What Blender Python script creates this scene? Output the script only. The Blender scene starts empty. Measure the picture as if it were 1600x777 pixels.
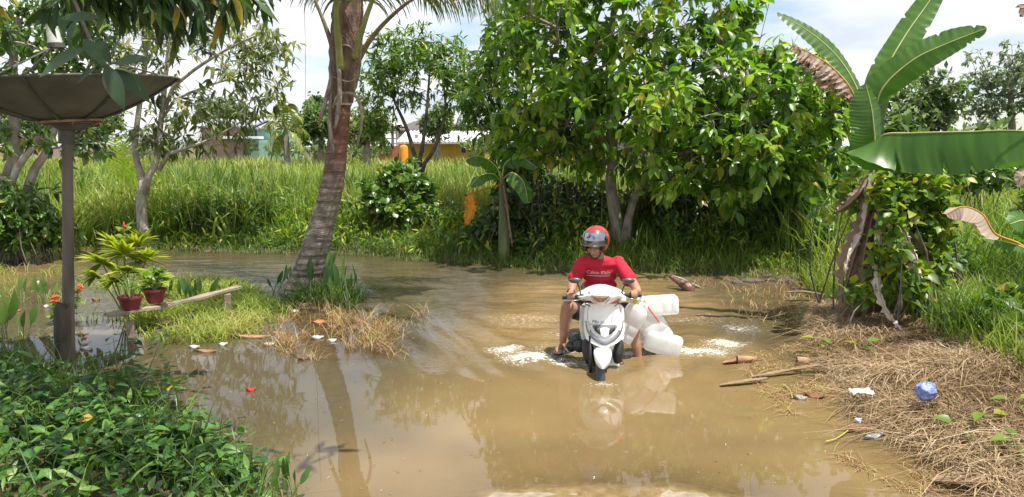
import bpy, bmesh, math, random
import numpy as np
from mathutils import Vector, Matrix
from mathutils.bvhtree import BVHTree

rng = np.random.default_rng(11)
RD = random.Random(5)
S = bpy.context.scene
COL = S.collection

# ------------------------------------------------------------------ camera, world, sun
PITCH = math.radians(7.6); CAMH = 1.95; FPX = 1200.0
cam_d = bpy.data.cameras.new('camera'); cam = bpy.data.objects.new('camera', cam_d); COL.objects.link(cam)
cam_d.sensor_width = 36; cam_d.sensor_fit = 'HORIZONTAL'; cam_d.lens = 36 * FPX / 1600
cam_d.clip_start = 0.05; cam_d.clip_end = 3000
cam.location = (0, 0, CAMH); cam.rotation_euler = (math.pi / 2 - PITCH, 0, 0)
S.camera = cam
S.view_settings.view_transform = 'Standard'; S.view_settings.look = 'None'
S.view_settings.gamma = 1.0; S.view_settings.exposure = 0.76
SUN_EL = math.radians(71); SUN_AZ = math.radians(122)      # azimuth clockwise from +Y
sdir = Vector((math.sin(SUN_AZ) * math.cos(SUN_EL), math.cos(SUN_AZ) * math.cos(SUN_EL), math.sin(SUN_EL)))
sl = bpy.data.lights.new('sun', 'SUN'); sl.energy = 5.0; sl.angle = math.radians(0.5); sl.color = (1, 0.95, 0.87)
sun = bpy.data.objects.new('sun', sl); COL.objects.link(sun)
sun.rotation_euler = sdir.to_track_quat('Z', 'Y').to_euler()

W = bpy.data.worlds.new('World'); S.world = W; W.use_nodes = True
nt = W.node_tree; N = nt.nodes; L = nt.links; N.clear()
out = N.new('ShaderNodeOutputWorld'); bg = N.new('ShaderNodeBackground'); bg.inputs['Strength'].default_value = 0.10
sky = N.new('ShaderNodeTexSky'); sky.sky_type = 'NISHITA'; sky.sun_disc = False
sky.sun_elevation = SUN_EL; sky.sun_rotation = SUN_AZ; sky.air_density = 1.0; sky.dust_density = 0.6
tc = N.new('ShaderNodeTexCoord'); sep = N.new('ShaderNodeSeparateXYZ'); L.new(tc.outputs['Generated'], sep.inputs[0])
def mth(op, a, b=None, nt_=None):
    n = (nt_ or nt).nodes.new('ShaderNodeMath'); n.operation = op
    for i, v in enumerate((a, b)):
        if v is None: continue
        if isinstance(v, (int, float)): n.inputs[i].default_value = v
        else: (nt_ or nt).links.new(v, n.inputs[i])
    return n.outputs[0]
zz = mth('ADD', mth('MAXIMUM', sep.outputs[2], 0.0), 0.16)
cx = mth('DIVIDE', sep.outputs[0], zz); cy = mth('DIVIDE', sep.outputs[1], zz)
comb = N.new('ShaderNodeCombineXYZ'); L.new(cx, comb.inputs[0]); L.new(cy, comb.inputs[1])
n1 = N.new('ShaderNodeTexNoise'); n1.inputs['Scale'].default_value = 0.85; n1.inputs['Detail'].default_value = 7; n1.inputs['Roughness'].default_value = 0.55
n2 = N.new('ShaderNodeTexNoise'); n2.inputs['Scale'].default_value = 0.7; n2.inputs['Detail'].default_value = 5
mp = N.new('ShaderNodeMapping'); mp.inputs['Location'].default_value = (7.3, 2.1, 0.0)
L.new(comb.outputs[0], n1.inputs['Vector']); L.new(comb.outputs[0], mp.inputs[0]); L.new(mp.outputs[0], n2.inputs['Vector'])
r1 = N.new('ShaderNodeValToRGB'); r1.color_ramp.elements[0].position = 0.38; r1.color_ramp.elements[1].position = 0.53
r2 = N.new('ShaderNodeValToRGB'); r2.color_ramp.elements[0].position = 0.36; r2.color_ramp.elements[0].color = (4.7, 5.1, 5.8, 1)
r2.color_ramp.elements[1].position = 0.56; r2.color_ramp.elements[1].color = (7.6, 7.65, 7.7, 1)
L.new(n1.outputs['Fac'], r1.inputs[0]); L.new(n2.outputs['Fac'], r2.inputs[0])
mx = N.new('ShaderNodeMix'); mx.data_type = 'RGBA'
L.new(r1.outputs[0], mx.inputs['Factor']); L.new(sky.outputs[0], mx.inputs['A']); L.new(r2.outputs[0], mx.inputs['B'])
L.new(mx.outputs['Result'], bg.inputs['Color']); L.new(bg.outputs[0], out.inputs[0])

# ------------------------------------------------------------------ pixel helpers (1600x777 photograph -> world)
cp, sp = math.cos(PITCH), math.sin(PITCH)
def ray(px, py):
    u = (388.5 - py) / FPX; x = (px - 800) / FPX
    return Vector((x, cp + u * sp, -sp + u * cp))
def P(px, py, Y):
    d = ray(px, py); return Vector((0, 0, CAMH)) + d * (Y / d.y)
def G(px, py, z=0.0):
    d = ray(px, py); return Vector((0, 0, CAMH)) + d * ((z - CAMH) / d.z)
def ppm(Y): return FPX / (Y * 1.02)        # pixels per metre at a distance
def project(A):
    A = np.asarray(A); y = A[:, 1]; z = A[:, 2] - CAMH
    dep = y * cp - z * sp; up = y * sp + z * cp
    return 800 + FPX * A[:, 0] / dep, 388.5 - FPX * up / dep, dep

# ------------------------------------------------------------------ noise
def _h(i, j, s):
    n = (i * 374761393 + j * 668265263 + s * 1442695041) & 0xFFFFFFFF
    n = ((n ^ (n >> 13)) * 1274126177) & 0xFFFFFFFF
    return ((n ^ (n >> 16)) & 0xFFFF) / 65535.0
def vn(x, y, s=0):
    x = np.asarray(x, float); y = np.asarray(y, float)
    i = np.floor(x).astype(np.int64); j = np.floor(y).astype(np.int64)
    fx = x - i; fy = y - j; fx = fx * fx * (3 - 2 * fx); fy = fy * fy * (3 - 2 * fy)
    a = _h(i, j, s); b = _h(i + 1, j, s); c = _h(i, j + 1, s); d = _h(i + 1, j + 1, s)
    return (a * (1 - fx) + b * fx) * (1 - fy) + (c * (1 - fx) + d * fx) * fy - 0.5
def fbm(x, y, o=4, s=0):
    r = 0; a = 1.0
    for k in range(o): r = r + a * vn(x * 2 ** k, y * 2 ** k, s + k * 17); a *= 0.5
    return r
def sstep(a, b, x):
    t = np.clip((x - a) / (b - a), 0, 1); return t * t * (3 - 2 * t)

# ------------------------------------------------------------------ materials
YEL = {k: (.40, .30, .05) for k in ('mango_leaf', 'dark_leaf', 'big_tree_leaf', 'olive_leaf', 'bush_leaf', 'weed_leaf')}      # an odd yellowing leaf here and there
def newmat(name):
    m = bpy.data.materials.new(name); m.use_nodes = True; t = m.node_tree
    return m, t, t.nodes['Principled BSDF']
def mat(name, col, col2=None, rough=0.6, vs=6, bump=0.15, bs=30, metal=0, spec=0.5, stretch=(1, 1, 1), coat=0, alpha=1, lo=.35, hi=.65, trans=0):
    m, t, b = newmat(name)
    b.inputs['Roughness'].default_value = rough; b.inputs['Metallic'].default_value = metal
    b.inputs['Specular IOR Level'].default_value = spec; b.inputs['Coat Weight'].default_value = coat
    b.inputs['Transmission Weight'].default_value = trans
    col2 = col2 or tuple(c * 0.75 for c in col)
    tcn = t.nodes.new('ShaderNodeTexCoord'); mpn = t.nodes.new('ShaderNodeMapping'); mpn.inputs['Scale'].default_value = stretch
    t.links.new(tcn.outputs['Object'], mpn.inputs[0])
    nz = t.nodes.new('ShaderNodeTexNoise'); nz.inputs['Scale'].default_value = vs; nz.inputs['Detail'].default_value = 6
    t.links.new(mpn.outputs[0], nz.inputs['Vector'])
    rp = t.nodes.new('ShaderNodeValToRGB'); rp.color_ramp.elements[0].position = lo; rp.color_ramp.elements[1].position = hi
    rp.color_ramp.elements[0].color = (*col2, 1); rp.color_ramp.elements[1].color = (*col, 1)
    t.links.new(nz.outputs['Fac'], rp.inputs[0]); t.links.new(rp.outputs[0], b.inputs['Base Color'])
    if bump:
        nb = t.nodes.new('ShaderNodeTexNoise'); nb.inputs['Scale'].default_value = bs; nb.inputs['Detail'].default_value = 5
        t.links.new(mpn.outputs[0], nb.inputs['Vector'])
        bp = t.nodes.new('ShaderNodeBump'); bp.inputs['Strength'].default_value = bump; bp.inputs['Distance'].default_value = 0.02
        t.links.new(nb.outputs['Fac'], bp.inputs['Height']); t.links.new(bp.outputs[0], b.inputs['Normal'])
    return m
def leafmat(name, cols, trans=0.3, rough=0.38, spec=0.5, tcol=(1.5, 1.7, 0.7)):
    if name in YEL: cols = list(cols) + [YEL[name]]
    """cols: colours along the per-leaf 'tint' attribute"""
    m, t, b = newmat(name)
    at = t.nodes.new('ShaderNodeAttribute'); at.attribute_name = 'tint'
    rp = t.nodes.new('ShaderNodeValToRGB'); e = rp.color_ramp.elements
    e[0].position = 0; e[0].color = (*cols[0], 1); e[1].position = 1; e[1].color = (*cols[-1], 1)
    for k in range(1, len(cols) - 1):
        q = e.new(k / (len(cols) - 1)); q.color = (*cols[k], 1)
    tcn = t.nodes.new('ShaderNodeTexCoord'); nz = t.nodes.new('ShaderNodeTexNoise'); nz.inputs['Scale'].default_value = 1.3; nz.inputs['Detail'].default_value = 4
    t.links.new(tcn.outputs['Object'], nz.inputs['Vector'])
    s1 = mth('SUBTRACT', nz.outputs['Fac'], 0.5, t); s2 = mth('MULTIPLY', s1, 0.5, t); s3 = mth('ADD', at.outputs['Fac'], s2, t)
    t.links.new(s3, rp.inputs[0]); t.links.new(rp.outputs[0], b.inputs['Base Color'])
    b.inputs['Roughness'].default_value = rough; b.inputs['Specular IOR Level'].default_value = spec
    tr = t.nodes.new('ShaderNodeBsdfTranslucent'); mc = t.nodes.new('ShaderNodeMix'); mc.data_type = 'RGBA'; mc.blend_type = 'MULTIPLY'
    mc.inputs['Factor'].default_value = 1; mc.inputs['B'].default_value = (*tcol, 1)
    t.links.new(rp.outputs[0], mc.inputs['A']); t.links.new(mc.outputs['Result'], tr.inputs['Color'])
    ms = t.nodes.new('ShaderNodeMixShader'); ms.inputs[0].default_value = trans
    o = t.nodes['Material Output']; t.links.new(b.outputs[0], ms.inputs[1]); t.links.new(tr.outputs[0], ms.inputs[2]); t.links.new(ms.outputs[0], o.inputs[0])
    return m

# ------------------------------------------------------------------ mesh building
class MB:
    def __init__(s): s.v = []; s.loops = []; s.sz = []; s.t = []; s.n = 0
    def add(s, V, F, tint=0.5):
        """V (n,3); F list/array of faces (same size array or list of tuples)"""
        V = np.asarray(V, float).reshape(-1, 3)
        if isinstance(F, np.ndarray):
            s.loops.append((F + s.n).ravel()); s.sz.append(np.full(len(F), F.shape[1]))
        else:
            s.loops.append(np.array([i + s.n for f in F for i in f], int)); s.sz.append(np.array([len(f) for f in F], int))
        s.v.append(V); s.t.append(np.broadcast_to(np.asarray(tint, float), (len(V),)) if np.ndim(tint) else np.full(len(V), float(tint)))
        s.n += len(V)
    def tpl(s, tv, tf, M, T, sc, tint):
        """instances: tv (k,3) template, tf (f,q) quads/tris, M (n,3,3) columns, T (n,3), sc (n,) or (n,3)"""
        n = len(T); k = len(tv)
        if n == 0: return
        sc = np.asarray(sc, float); sc = sc[:, None] if sc.ndim == 1 else sc
        V = np.einsum('nij,nkj->nki', M, tv[None] * sc[:, None, :]) + T[:, None, :]
        F = (tf[None] + (np.arange(n) * k)[:, None, None]).reshape(-1, tf.shape[1])
        s.add(V.reshape(-1, 3), F, np.repeat(tint, k))
    def tube(s, pts, rad, sides=6, cap=True, tint=0.5, ell=1.0):
        pts = [Vector(p) for p in pts]; n = len(pts)
        if not hasattr(rad, '__len__'): rad = [rad] * n
        V = []; ref = None
        for i, p in enumerate(pts):
            t = (pts[min(i + 1, n - 1)] - pts[max(i - 1, 0)])
            if t.length < 1e-9: t = Vector((0, 0, 1))
            t.normalize()
            if ref is None: ref = Vector((1, 0, 0)) if abs(t.x) < 0.8 else Vector((0, 1, 0))
            a = (ref - t * ref.dot(t)); a.normalize(); b = t.cross(a); ref = a
            for k in range(sides):
                th = 2 * math.pi * k / sides
                V.append(p + (a * math.cos(th) + b * math.sin(th) * ell) * rad[i])
        F = [(i * sides + k, i * sides + (k + 1) % sides, (i + 1) * sides + (k + 1) % sides, (i + 1) * sides + k) for i in range(n - 1) for k in range(sides)]
        if cap: F += [tuple(range(sides))[::-1], tuple((n - 1) * sides + k for k in range(sides))]
        s.add([tuple(v) for v in V], F, tint)
    def box(s, c, size, rz=0, R=None, tint=0.5):
        c = Vector(c); R = R or Matrix.Rotation(rz, 3, 'Z')
        V = [c + R @ Vector((x * size[0] / 2, y * size[1] / 2, z * size[2] / 2)) for x in (-1, 1) for y in (-1, 1) for z in (-1, 1)]
        s.add([tuple(v) for v in V], [(0, 1, 3, 2), (4, 6, 7, 5), (0, 4, 5, 1), (2, 3, 7, 6), (0, 2, 6, 4), (1, 5, 7, 3)], tint)
    def ell(s, c, r, R=None, nu=10, nv=7, tint=0.5):
        c = Vector(c); R = R or Matrix.Identity(3); V = []; F = []
        for j in range(1, nv):
            ph = math.pi * j / nv
            for i in range(nu):
                th = 2 * math.pi * i / nu
                V.append(c + R @ Vector((r[0] * math.sin(ph) * math.cos(th), r[1] * math.sin(ph) * math.sin(th), r[2] * math.cos(ph))))
        top = len(V); V.append(c + R @ Vector((0, 0, r[2]))); V.append(c + R @ Vector((0, 0, -r[2])))
        for j in range(nv - 2):
            for i in range(nu):
                F.append((j * nu + i, (j + 1) * nu + i, (j + 1) * nu + (i + 1) % nu, j * nu + (i + 1) % nu))
        for i in range(nu):
            F.append((top, i, (i + 1) % nu)); F.append((top + 1, (nv - 2) * nu + (i + 1) % nu, (nv - 2) * nu + i))
        s.add([tuple(v) for v in V], F, tint)
    def grid(s, A, tint=0.5, closeu=False):
        """A (nu,nv,3) array of points"""
        A = np.asarray(A, float); nu, nv = A.shape[:2]
        i, j = np.meshgrid(np.arange(nu if closeu else nu - 1), np.arange(nv - 1), indexing='ij'); i = i.ravel(); j = j.ravel()
        i2 = (i + 1) % nu
        F = np.stack([i * nv + j, i2 * nv + j, i2 * nv + j + 1, i * nv + j + 1], 1)
        s.add(A.reshape(-1, 3), F, tint.ravel() if isinstance(tint, np.ndarray) else tint)
    def slab(s, A, off):
        """closed sheet: front grid A (nu,nv,3), back = A + off (3,) or array"""
        A = np.asarray(A, float); B = A + np.asarray(off, float); nu, nv = A.shape[:2]
        V = np.concatenate([A.reshape(-1, 3), B.reshape(-1, 3)]); n = nu * nv; F = []
        for i in range(nu - 1):
            for j in range(nv - 1):
                a = i * nv + j; b = a + nv; F.append((a, b, b + 1, a + 1)); F.append((n + a, n + a + 1, n + b + 1, n + b))
        ring = [i * nv for i in range(nu)] + [(nu - 1) * nv + j for j in range(1, nv)] + [i * nv + nv - 1 for i in range(nu - 2, -1, -1)] + [j for j in range(nv - 2, 0, -1)]
        for k in range(len(ring)):
            a = ring[k]; b = ring[(k + 1) % len(ring)]; F.append((a, n + a, n + b, b))
        s.add(V, F)
    def mesh(s, name, org=(0, 0, 0), smooth=False):
        m = bpy.data.meshes.new(name)
        V = np.concatenate(s.v) - np.array(org)[None]; lo = np.concatenate(s.loops); sz = np.concatenate(s.sz)
        m.vertices.add(len(V)); m.vertices.foreach_set('co', V.astype(np.float32).ravel())
        m.loops.add(len(lo)); m.loops.foreach_set('vertex_index', lo.astype(np.int32))
        m.polygons.add(len(sz)); st = np.zeros(len(sz), np.int32); st[1:] = np.cumsum(sz)[:-1]
        m.polygons.foreach_set('loop_start', st)
        m.update(calc_edges=True)
        a = m.attributes.new('tint', 'FLOAT', 'POINT'); a.data.foreach_set('value', np.concatenate(s.t).astype(np.float32))
        m.validate(); m.polygons.foreach_set('use_smooth', np.full(len(m.polygons), bool(smooth))); m.update()
        return m

ORG = {}
def thing(name, loc, label, cat, group=None):
    o = bpy.data.objects.new(name, None); COL.objects.link(o); o.location = loc; o.empty_display_size = 0.1
    ORG[o.name] = Vector(loc); tag(o, label, cat, group); return o
def tag(o, label=None, cat=None, group=None, kind=None):
    if label: o['label'] = label
    if cat: o['category'] = cat
    if group: o['group'] = group
    if kind: o['kind'] = kind
    return o
def build(mb, name, m, parent=None, smooth=False, loc=None, kind=None, label=None, recalc=True, sharp=None):
    """link the collected geometry as ONE object; coordinates are world coordinates"""
    org = ORG[parent.name] if parent is not None else Vector(loc or (0, 0, 0))
    me = mb.mesh(name, org, smooth); me.materials.append(m)
    if recalc and len(me.polygons) < 60000:
        bm = bmesh.new(); bm.from_mesh(me); bmesh.ops.recalc_face_normals(bm, faces=bm.faces); bm.to_mesh(me); bm.free()
    if sharp: me.set_sharp_from_angle(angle=math.radians(sharp))
    o = bpy.data.objects.new(name, me); COL.objects.link(o)
    if parent is not None: o.parent = parent; ORG[o.name] = org
    else: o.location = org; ORG[o.name] = org
    if kind: o['kind'] = kind
    if label: o['label'] = label
    return o
def add_mod(o, kind, **kw):
    md = o.modifiers.new(kind.lower(), kind)
    for k, v in kw.items(): setattr(md, k, v)
    return md
def bake(o):
    dg = bpy.context.evaluated_depsgraph_get(); dg.update()
    me = bpy.data.meshes.new_from_object(o.evaluated_get(dg)); old = o.data; o.modifiers.clear(); o.data = me; me.name = old.name
    return o
def crv(pts, n):
    """Catmull-Rom through pts -> n points"""
    p = [Vector(q) for q in pts]; p = [p[0] * 2 - p[1]] + p + [p[-1] * 2 - p[-2]]; m = len(p) - 3; out = []
    for i in range(n):
        t = i / (n - 1) * m; k = min(int(t), m - 1); t -= k; a, b, c, d = p[k:k + 4]
        out.append(0.5 * ((2 * b) + (c - a) * t + (2 * a - 5 * b + 4 * c - d) * t * t + (3 * b - a - 3 * c + d) * t ** 3))
    return out

# ------------------------------------------------------------------ leaves
def leaf_tpl(Wd=0.4, segs=3, fold=0.25, droop=0.25, shape='ell'):
    """unit-length leaf along +Y, face up +Z"""
    V = [(0, 0, 0)]; F = []
    for i in range(1, segs + 1):
        t = i / (segs + 1)
        w = {'ell': math.sin(math.pi * t ** 0.9), 'ovate': math.sin(math.pi * t ** 0.62), 'obov': math.sin(math.pi * t ** 1.4), 'lance': math.sin(math.pi * t ** 0.75) * 0.95}[shape] * Wd / 2
        z = -droop * t * t
        V += [(-w, t, z + fold * w), (0, t, z), (w, t, z + fold * w)]
    V.append((0, 1, -droop)); e = len(V) - 1
    F += [(0, 2, 1, 1), (0, 3, 2, 2)]
    for i in range(segs - 1):
        a = 1 + 3 * i; F += [(a, a + 1, a + 4, a + 3), (a + 1, a + 2, a + 5, a + 4)]
    a = 1 + 3 * (segs - 1); F += [(a, a + 1, e, e), (a + 1, a + 2, e, e)]
    tris = []
    for f in F:
        f = list(dict.fromkeys(f))
        if len(f) == 3: tris.append(f)
        else: tris += [[f[0], f[1], f[2]], [f[0], f[2], f[3]]]
    return np.array(V, float), np.array(tris)
TPL = {
    'mango': leaf_tpl(0.26, 3, 0.2, 0.22, 'lance'), 'broad': leaf_tpl(0.46, 3, 0.35, 0.3, 'ell'),
    'round': leaf_tpl(0.62, 3, 0.25, 0.2, 'obov'), 'ovate': leaf_tpl(0.66, 3, 0.25, 0.25, 'ovate'),
    'bigleaf': leaf_tpl(0.36, 12, 0.12, 0.22, 'ell'), 'spear': leaf_tpl(0.3, 4, 0.5, 0.1, 'ell'), 'far': leaf_tpl(0.5, 1, 0.2, 0.2, 'ell'), 'blade': leaf_tpl(0.12, 3, 0.4, 0.5, 'lance'),
}
_LM = {}
def leafmesh(key, m, tv):
    k = (key, m.name, tv)
    if k not in _LM:
        mb = MB(); v, f = TPL[key]; mb.add(v, f, tv); me = mb.mesh('leaf', smooth=True); me.materials.append(m); _LM[k] = me
    return _LM[k]
def unit(a): return a / np.maximum(np.linalg.norm(a, axis=-1, keepdims=True), 1e-9)
def frames(d, up=None, jit=0.5):
    """matrices whose +Y is d and +Z is close to up"""
    d = unit(d); n = len(d)
    u = np.tile(np.array([0, 0, 1.0]), (n, 1)) if up is None else up
    u = u + rng.normal(0, jit, (n, 3)); z = unit(u - d * (u * d).sum(1, keepdims=True)); x = np.cross(d, z)
    return np.stack([x, d, z], 2)
def foliage(parent, pos, d, size, key, m, nparts=0, up=None, jit=0.5, tint=None, name='foliage', minpx=8):
    """size (n,). The nparts leaves that show largest are parts; the rest one part of stuff."""
    n = len(pos); org = np.array(ORG[parent.name]); M = frames(d, up, jit)
    tint = rng.uniform(0, 1, n) if tint is None else tint
    if m.name in YEL: tint = np.where(rng.uniform(0, 1, n) < .025, rng.uniform(.9, 1, n), np.clip(tint, 0, 1) * .78)
    sel = np.zeros(n, bool)
    if nparts:
        u, v, dep = project(pos); ok = (u > 0) & (u < 1600) & (v > 0) & (v < 777) & (dep > 0.3) & (size * FPX / np.maximum(dep, .3) > minpx)
        sc = np.where(ok, size / np.maximum(dep, 0.3) ** 1.0, -1) * rng.uniform(0.9, 1.1, n)
        idx = np.argsort(-sc)[:nparts]; idx = idx[ok[idx]]; sel[idx] = True
        for i in idx:
            me = leafmesh(key, m, round(float(tint[i]) * 5) / 5)
            o = bpy.data.objects.new('leaf', me); COL.objects.link(o); o.parent = parent
            s = float(size[i]); R3 = Matrix(M[i].tolist()); mw = R3.to_4x4() @ Matrix.Diagonal((s, s, s, 1)); mw.translation = Vector(pos[i] - org)
            o.matrix_local = mw
    r = ~sel
    if r.any():
        mb = MB(); mb.tpl(TPL[key][0], TPL[key][1], M[r], pos[r], size[r], tint[r])
        o = build(mb, name, m, parent, smooth=True, recalc=False); o['kind'] = 'stuff'

# ================================================================== ground
def poly(pts): return np.array([[*G(x, y)[:2]] if abs(x) < 3000 else [x, y] for x, y in pts])
def sdist(poly_, X, Y):
    """signed distance, positive inside"""
    shp = X.shape; x = X.ravel(); y = Y.ravel(); d = np.full(x.shape, 1e9); ins = np.zeros(x.shape, bool); n = len(poly_)
    for i in range(n):
        ax, ay = poly_[i]; bx, by = poly_[(i + 1) % n]; ex, ey = bx - ax, by - ay
        t = np.clip(((x - ax) * ex + (y - ay) * ey) / (ex * ex + ey * ey + 1e-12), 0, 1)
        d = np.minimum(d, np.hypot(x - ax - t * ex, y - ay - t * ey))
        c = (ay > y) != (by > y); xi = ax + (y - ay) / (by - ay + 1e-12) * ex; ins ^= c & (x < xi)
    return np.where(ins, d, -d).reshape(shp)
far = poly([(-700, 396), (-200, 392), (0, 390), (130, 388), (300, 390), (440, 395), (560, 398), (640, 405), (760, 412), (850, 420), (960, 425), (1080, 428), (1180, 430), (1262, 440),
            (1292, 468), (1262, 500), (1262, 540), (1278, 590), (1330, 640), (1385, 680), (1470, 715), (1550, 770), (1620, 860)])
far = np.concatenate([far, [[6, -3], [400, -3], [400, 600], [-400, 600], [-400, 14.6]]])
fl = poly([(-300, 560), (0, 575), (80, 592), (190, 645), (305, 700), (365, 750), (410, 800), (400, 900)])
fl = np.concatenate([fl, [[-2.2, -3], [-9, -3], [-9, 6.5]]])
fc = poly([(690, 790), (760, 752), (900, 745), (1050, 752), (1180, 772), (1300, 900), (600, 900)])
isl = poly([(222, 478), (236, 438), (330, 440), (420, 468), (440, 500), (350, 530), (272, 536), (245, 512)])
pm = poly([(440, 468), (480, 452), (545, 454), (572, 468), (540, 484), (455, 482)])
dw = poly([(440, 500), (560, 478), (650, 500), (640, 545), (560, 565), (470, 545)])
def height(X, Y):
    nz = fbm(X * 0.7, Y * 0.7, 4, 3)
    def prof(p, top, sl, w, deep=-0.34):
        s = sdist(p, X, Y) + nz * 0.35
        return np.where(s > 0, top * (1 - np.exp(-s * sl / top)), deep * (1 - np.exp(s / w)))
    h = prof(far, 0.30, 0.22, 0.9)
    h = np.maximum(h, prof(fl, 0.18, 0.18, 0.6)); h = np.maximum(h, prof(fc, 0.03, 0.02, 1.1))
    h = np.maximum(h, prof(isl, 0.03, 0.06, 0.8)); h = np.maximum(h, prof(pm, 0.12, 0.3, 0.35)); h = np.maximum(h, prof(dw, -0.015, -0.1, 0.4) - 0.01)
    return h + fbm(X * 3, Y * 3, 3, 9) * 0.02
def axis(a, b, st, lo, hi, g=1.22):
    m = list(np.arange(a, b + 1e-6, st)); s = st; x = b
    while x < hi: s *= g; x += s; m.append(x)
    s = st; x = a; pre = []
    while x > lo: s *= g; x -= s; pre.append(x)
    return np.array(pre[::-1] + m)
gx = axis(-9, 9, 0.09, -1200, 1200); gy = axis(2.5, 16, 0.09, -60, 1500)
X, Y = np.meshgrid(gx, gy, indexing='ij')
Z = height(X, Y)
def gh(x, y):
    """ground height at points"""
    x = np.atleast_1d(np.asarray(x, float)); y = np.atleast_1d(np.asarray(y, float))
    i = np.clip(np.searchsorted(gx, x) - 1, 0, len(gx) - 2); j = np.clip(np.searchsorted(gy, y) - 1, 0, len(gy) - 2)
    fx = np.clip((x - gx[i]) / (gx[i + 1] - gx[i]), 0, 1); fy = np.clip((y - gy[j]) / (gy[j + 1] - gy[j]), 0, 1)
    return (Z[i, j] * (1 - fx) + Z[i + 1, j] * fx) * (1 - fy) + (Z[i, j + 1] * (1 - fx) + Z[i + 1, j + 1] * fx) * fy
mb = MB(); mb.grid(np.stack([X, Y, Z], 2))
m, t, b = newmat('ground_soil'); b.inputs['Roughness'].default_value = 0.9
tcn = t.nodes.new('ShaderNodeTexCoord')
def nzr(t, vec, sc, c0, c1, p0=.35, p1=.65, det=8):
    n = t.nodes.new('ShaderNodeTexNoise'); n.inputs['Scale'].default_value = sc; n.inputs['Detail'].default_value = det; t.links.new(vec, n.inputs['Vector'])
    r = t.nodes.new('ShaderNodeValToRGB'); r.color_ramp.elements[0].position = p0; r.color_ramp.elements[1].position = p1
    r.color_ramp.elements[0].color = (*c0, 1); r.color_ramp.elements[1].color = (*c1, 1); t.links.new(n.outputs['Fac'], r.inputs[0]); return r.outputs[0], n.outputs['Fac']
soil, _ = nzr(t, tcn.outputs['Object'], 5, (.05, .035, .02), (.13, .09, .05))
road, rf = nzr(t, tcn.outputs['Object'], 14, (.17, .135, .095), (.32, .27, .195), .3, .7)
at = t.nodes.new('ShaderNodeAttribute'); at.attribute_name = 'tint'
mxn = t.nodes.new('ShaderNodeMix'); mxn.data_type = 'RGBA'; t.links.new(at.outputs['Fac'], mxn.inputs['Factor']); t.links.new(soil, mxn.inputs['A']); t.links.new(road, mxn.inputs['B'])
t.links.new(mxn.outputs['Result'], b.inputs['Base Color'])
bp = t.nodes.new('ShaderNodeBump'); bp.inputs['Strength'].default_value = .5; bp.inputs['Distance'].default_value = .02; t.links.new(rf, bp.inputs['Height']); t.links.new(bp.outputs[0], b.inputs['Normal'])
roadm = sstep(-1.2, 0.2, sdist(fc, X, Y))
mb.t = [roadm.ravel()]
g = build(mb, 'ground', m, smooth=True, kind='structure')

# ================================================================== water
RX, RY = P(944, 560, 6.5).x, 6.4                     # the scooter's place
wx = axis(-9, 9.2, 0.045, -70, 70, 1.3); wy = axis(3.2, 16.5, 0.045, -30, 40, 1.3)
X2, Y2 = np.meshgrid(wx, wy, indexing='ij')
dx = X2 - RX; dy = Y2 - RY
stream = sstep(8.6, 10.4, Y2 + 0.35 * np.clip(-X2 - 2.4, 0, 3) + fbm(X2 * .5, Y2 * .5, 2, 5) * 1.2)
inside = sstep(0.25, -0.25, np.abs(dx) - (0.45 + np.clip(dy, 0, 9) * 0.50)) * sstep(-0.1, 0.7, dy)
near = np.exp(-((dx / 1.5) ** 2 + ((dy - .5) / 1.1) ** 2)) * sstep(-.05, .35, dy + .12 * fbm(X2 * 3, Y2 * 3, 2, 70))
w = stream * (0.012 * fbm(X2 * 2.6 + 0.9 * Y2, Y2 * 6.5, 4, 21))
w += inside * 0.022 * fbm(X2 * 3.4, Y2 * 6.5, 4, 33) * (1 - 0.4 * stream)
for k, (off, sg, amp) in enumerate([(0.50, 0.13, .042), (0.85, 0.10, .030), (1.2, .09, .020), (1.6, .09, .013), (2.0, .08, .008)]):
    r = np.abs(dx) - (off - 0.15 + np.clip(dy + 0.15, 0, 9) ** 0.9 * 0.46) + fbm(X2 * .8, Y2 * .8, 3, 44 + k) * 0.18
    w += amp * np.exp(-(r / sg) ** 2) * sstep(-0.25, 0.3, dy) * np.exp(-np.clip(dy, 0, 9) / 3.2)
rr = np.hypot(dx, dy * 1.0 + 0.2); w += 0.0009 * np.sin(rr * 13) * np.exp(-((rr - 0.9) / 0.9) ** 2) * sstep(.2, -.6, dy) * (0.4 + fbm(X2, Y2, 2, 61))
w += near * .018 * fbm(X2 * 5, Y2 * 6, 4, 71) * sstep(-.5, .3, dy)
w += 0.0010 * fbm(X2 * 1.1 - .4 * Y2, Y2 * 1.4, 2, 81) + 0.00010 * fbm(X2 * 6, Y2 * 9, 2, 91)
for (px, py, sx, sy, am_) in [(835, 565, .30, .07, .050), (885, 572, .16, .06, .035), (1095, 556, .26, .07, .045), (1045, 560, .15, .05, .025), (795, 548, .2, .08, .03), (1135, 538, .2, .08, .03)]:
    c_ = G(px, py); w += am_ * np.exp(-((X2 - c_.x) / sx) ** 2 - ((Y2 - c_.y) / sy) ** 2) * (.75 + 1.3 * fbm(X2 * 9, Y2 * 11, 3, 99))
Zw = w
dep = np.clip(Zw - gh(X2.ravel(), Y2.ravel()).reshape(X2.shape), 0, 0.5)
mb = MB(); mb.grid(np.stack([X2, Y2, Zw], 2))
me = mb.mesh('water', smooth=True)
a = me.attributes.new('depth', 'FLOAT', 'POINT'); a.data.foreach_set('value', dep.ravel().astype(np.float32))
a = me.attributes.new('chop', 'FLOAT', 'POINT'); a.data.foreach_set('value', np.clip(stream * .8 + inside * .9 + near, 0, 1).ravel().astype(np.float32))
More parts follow.
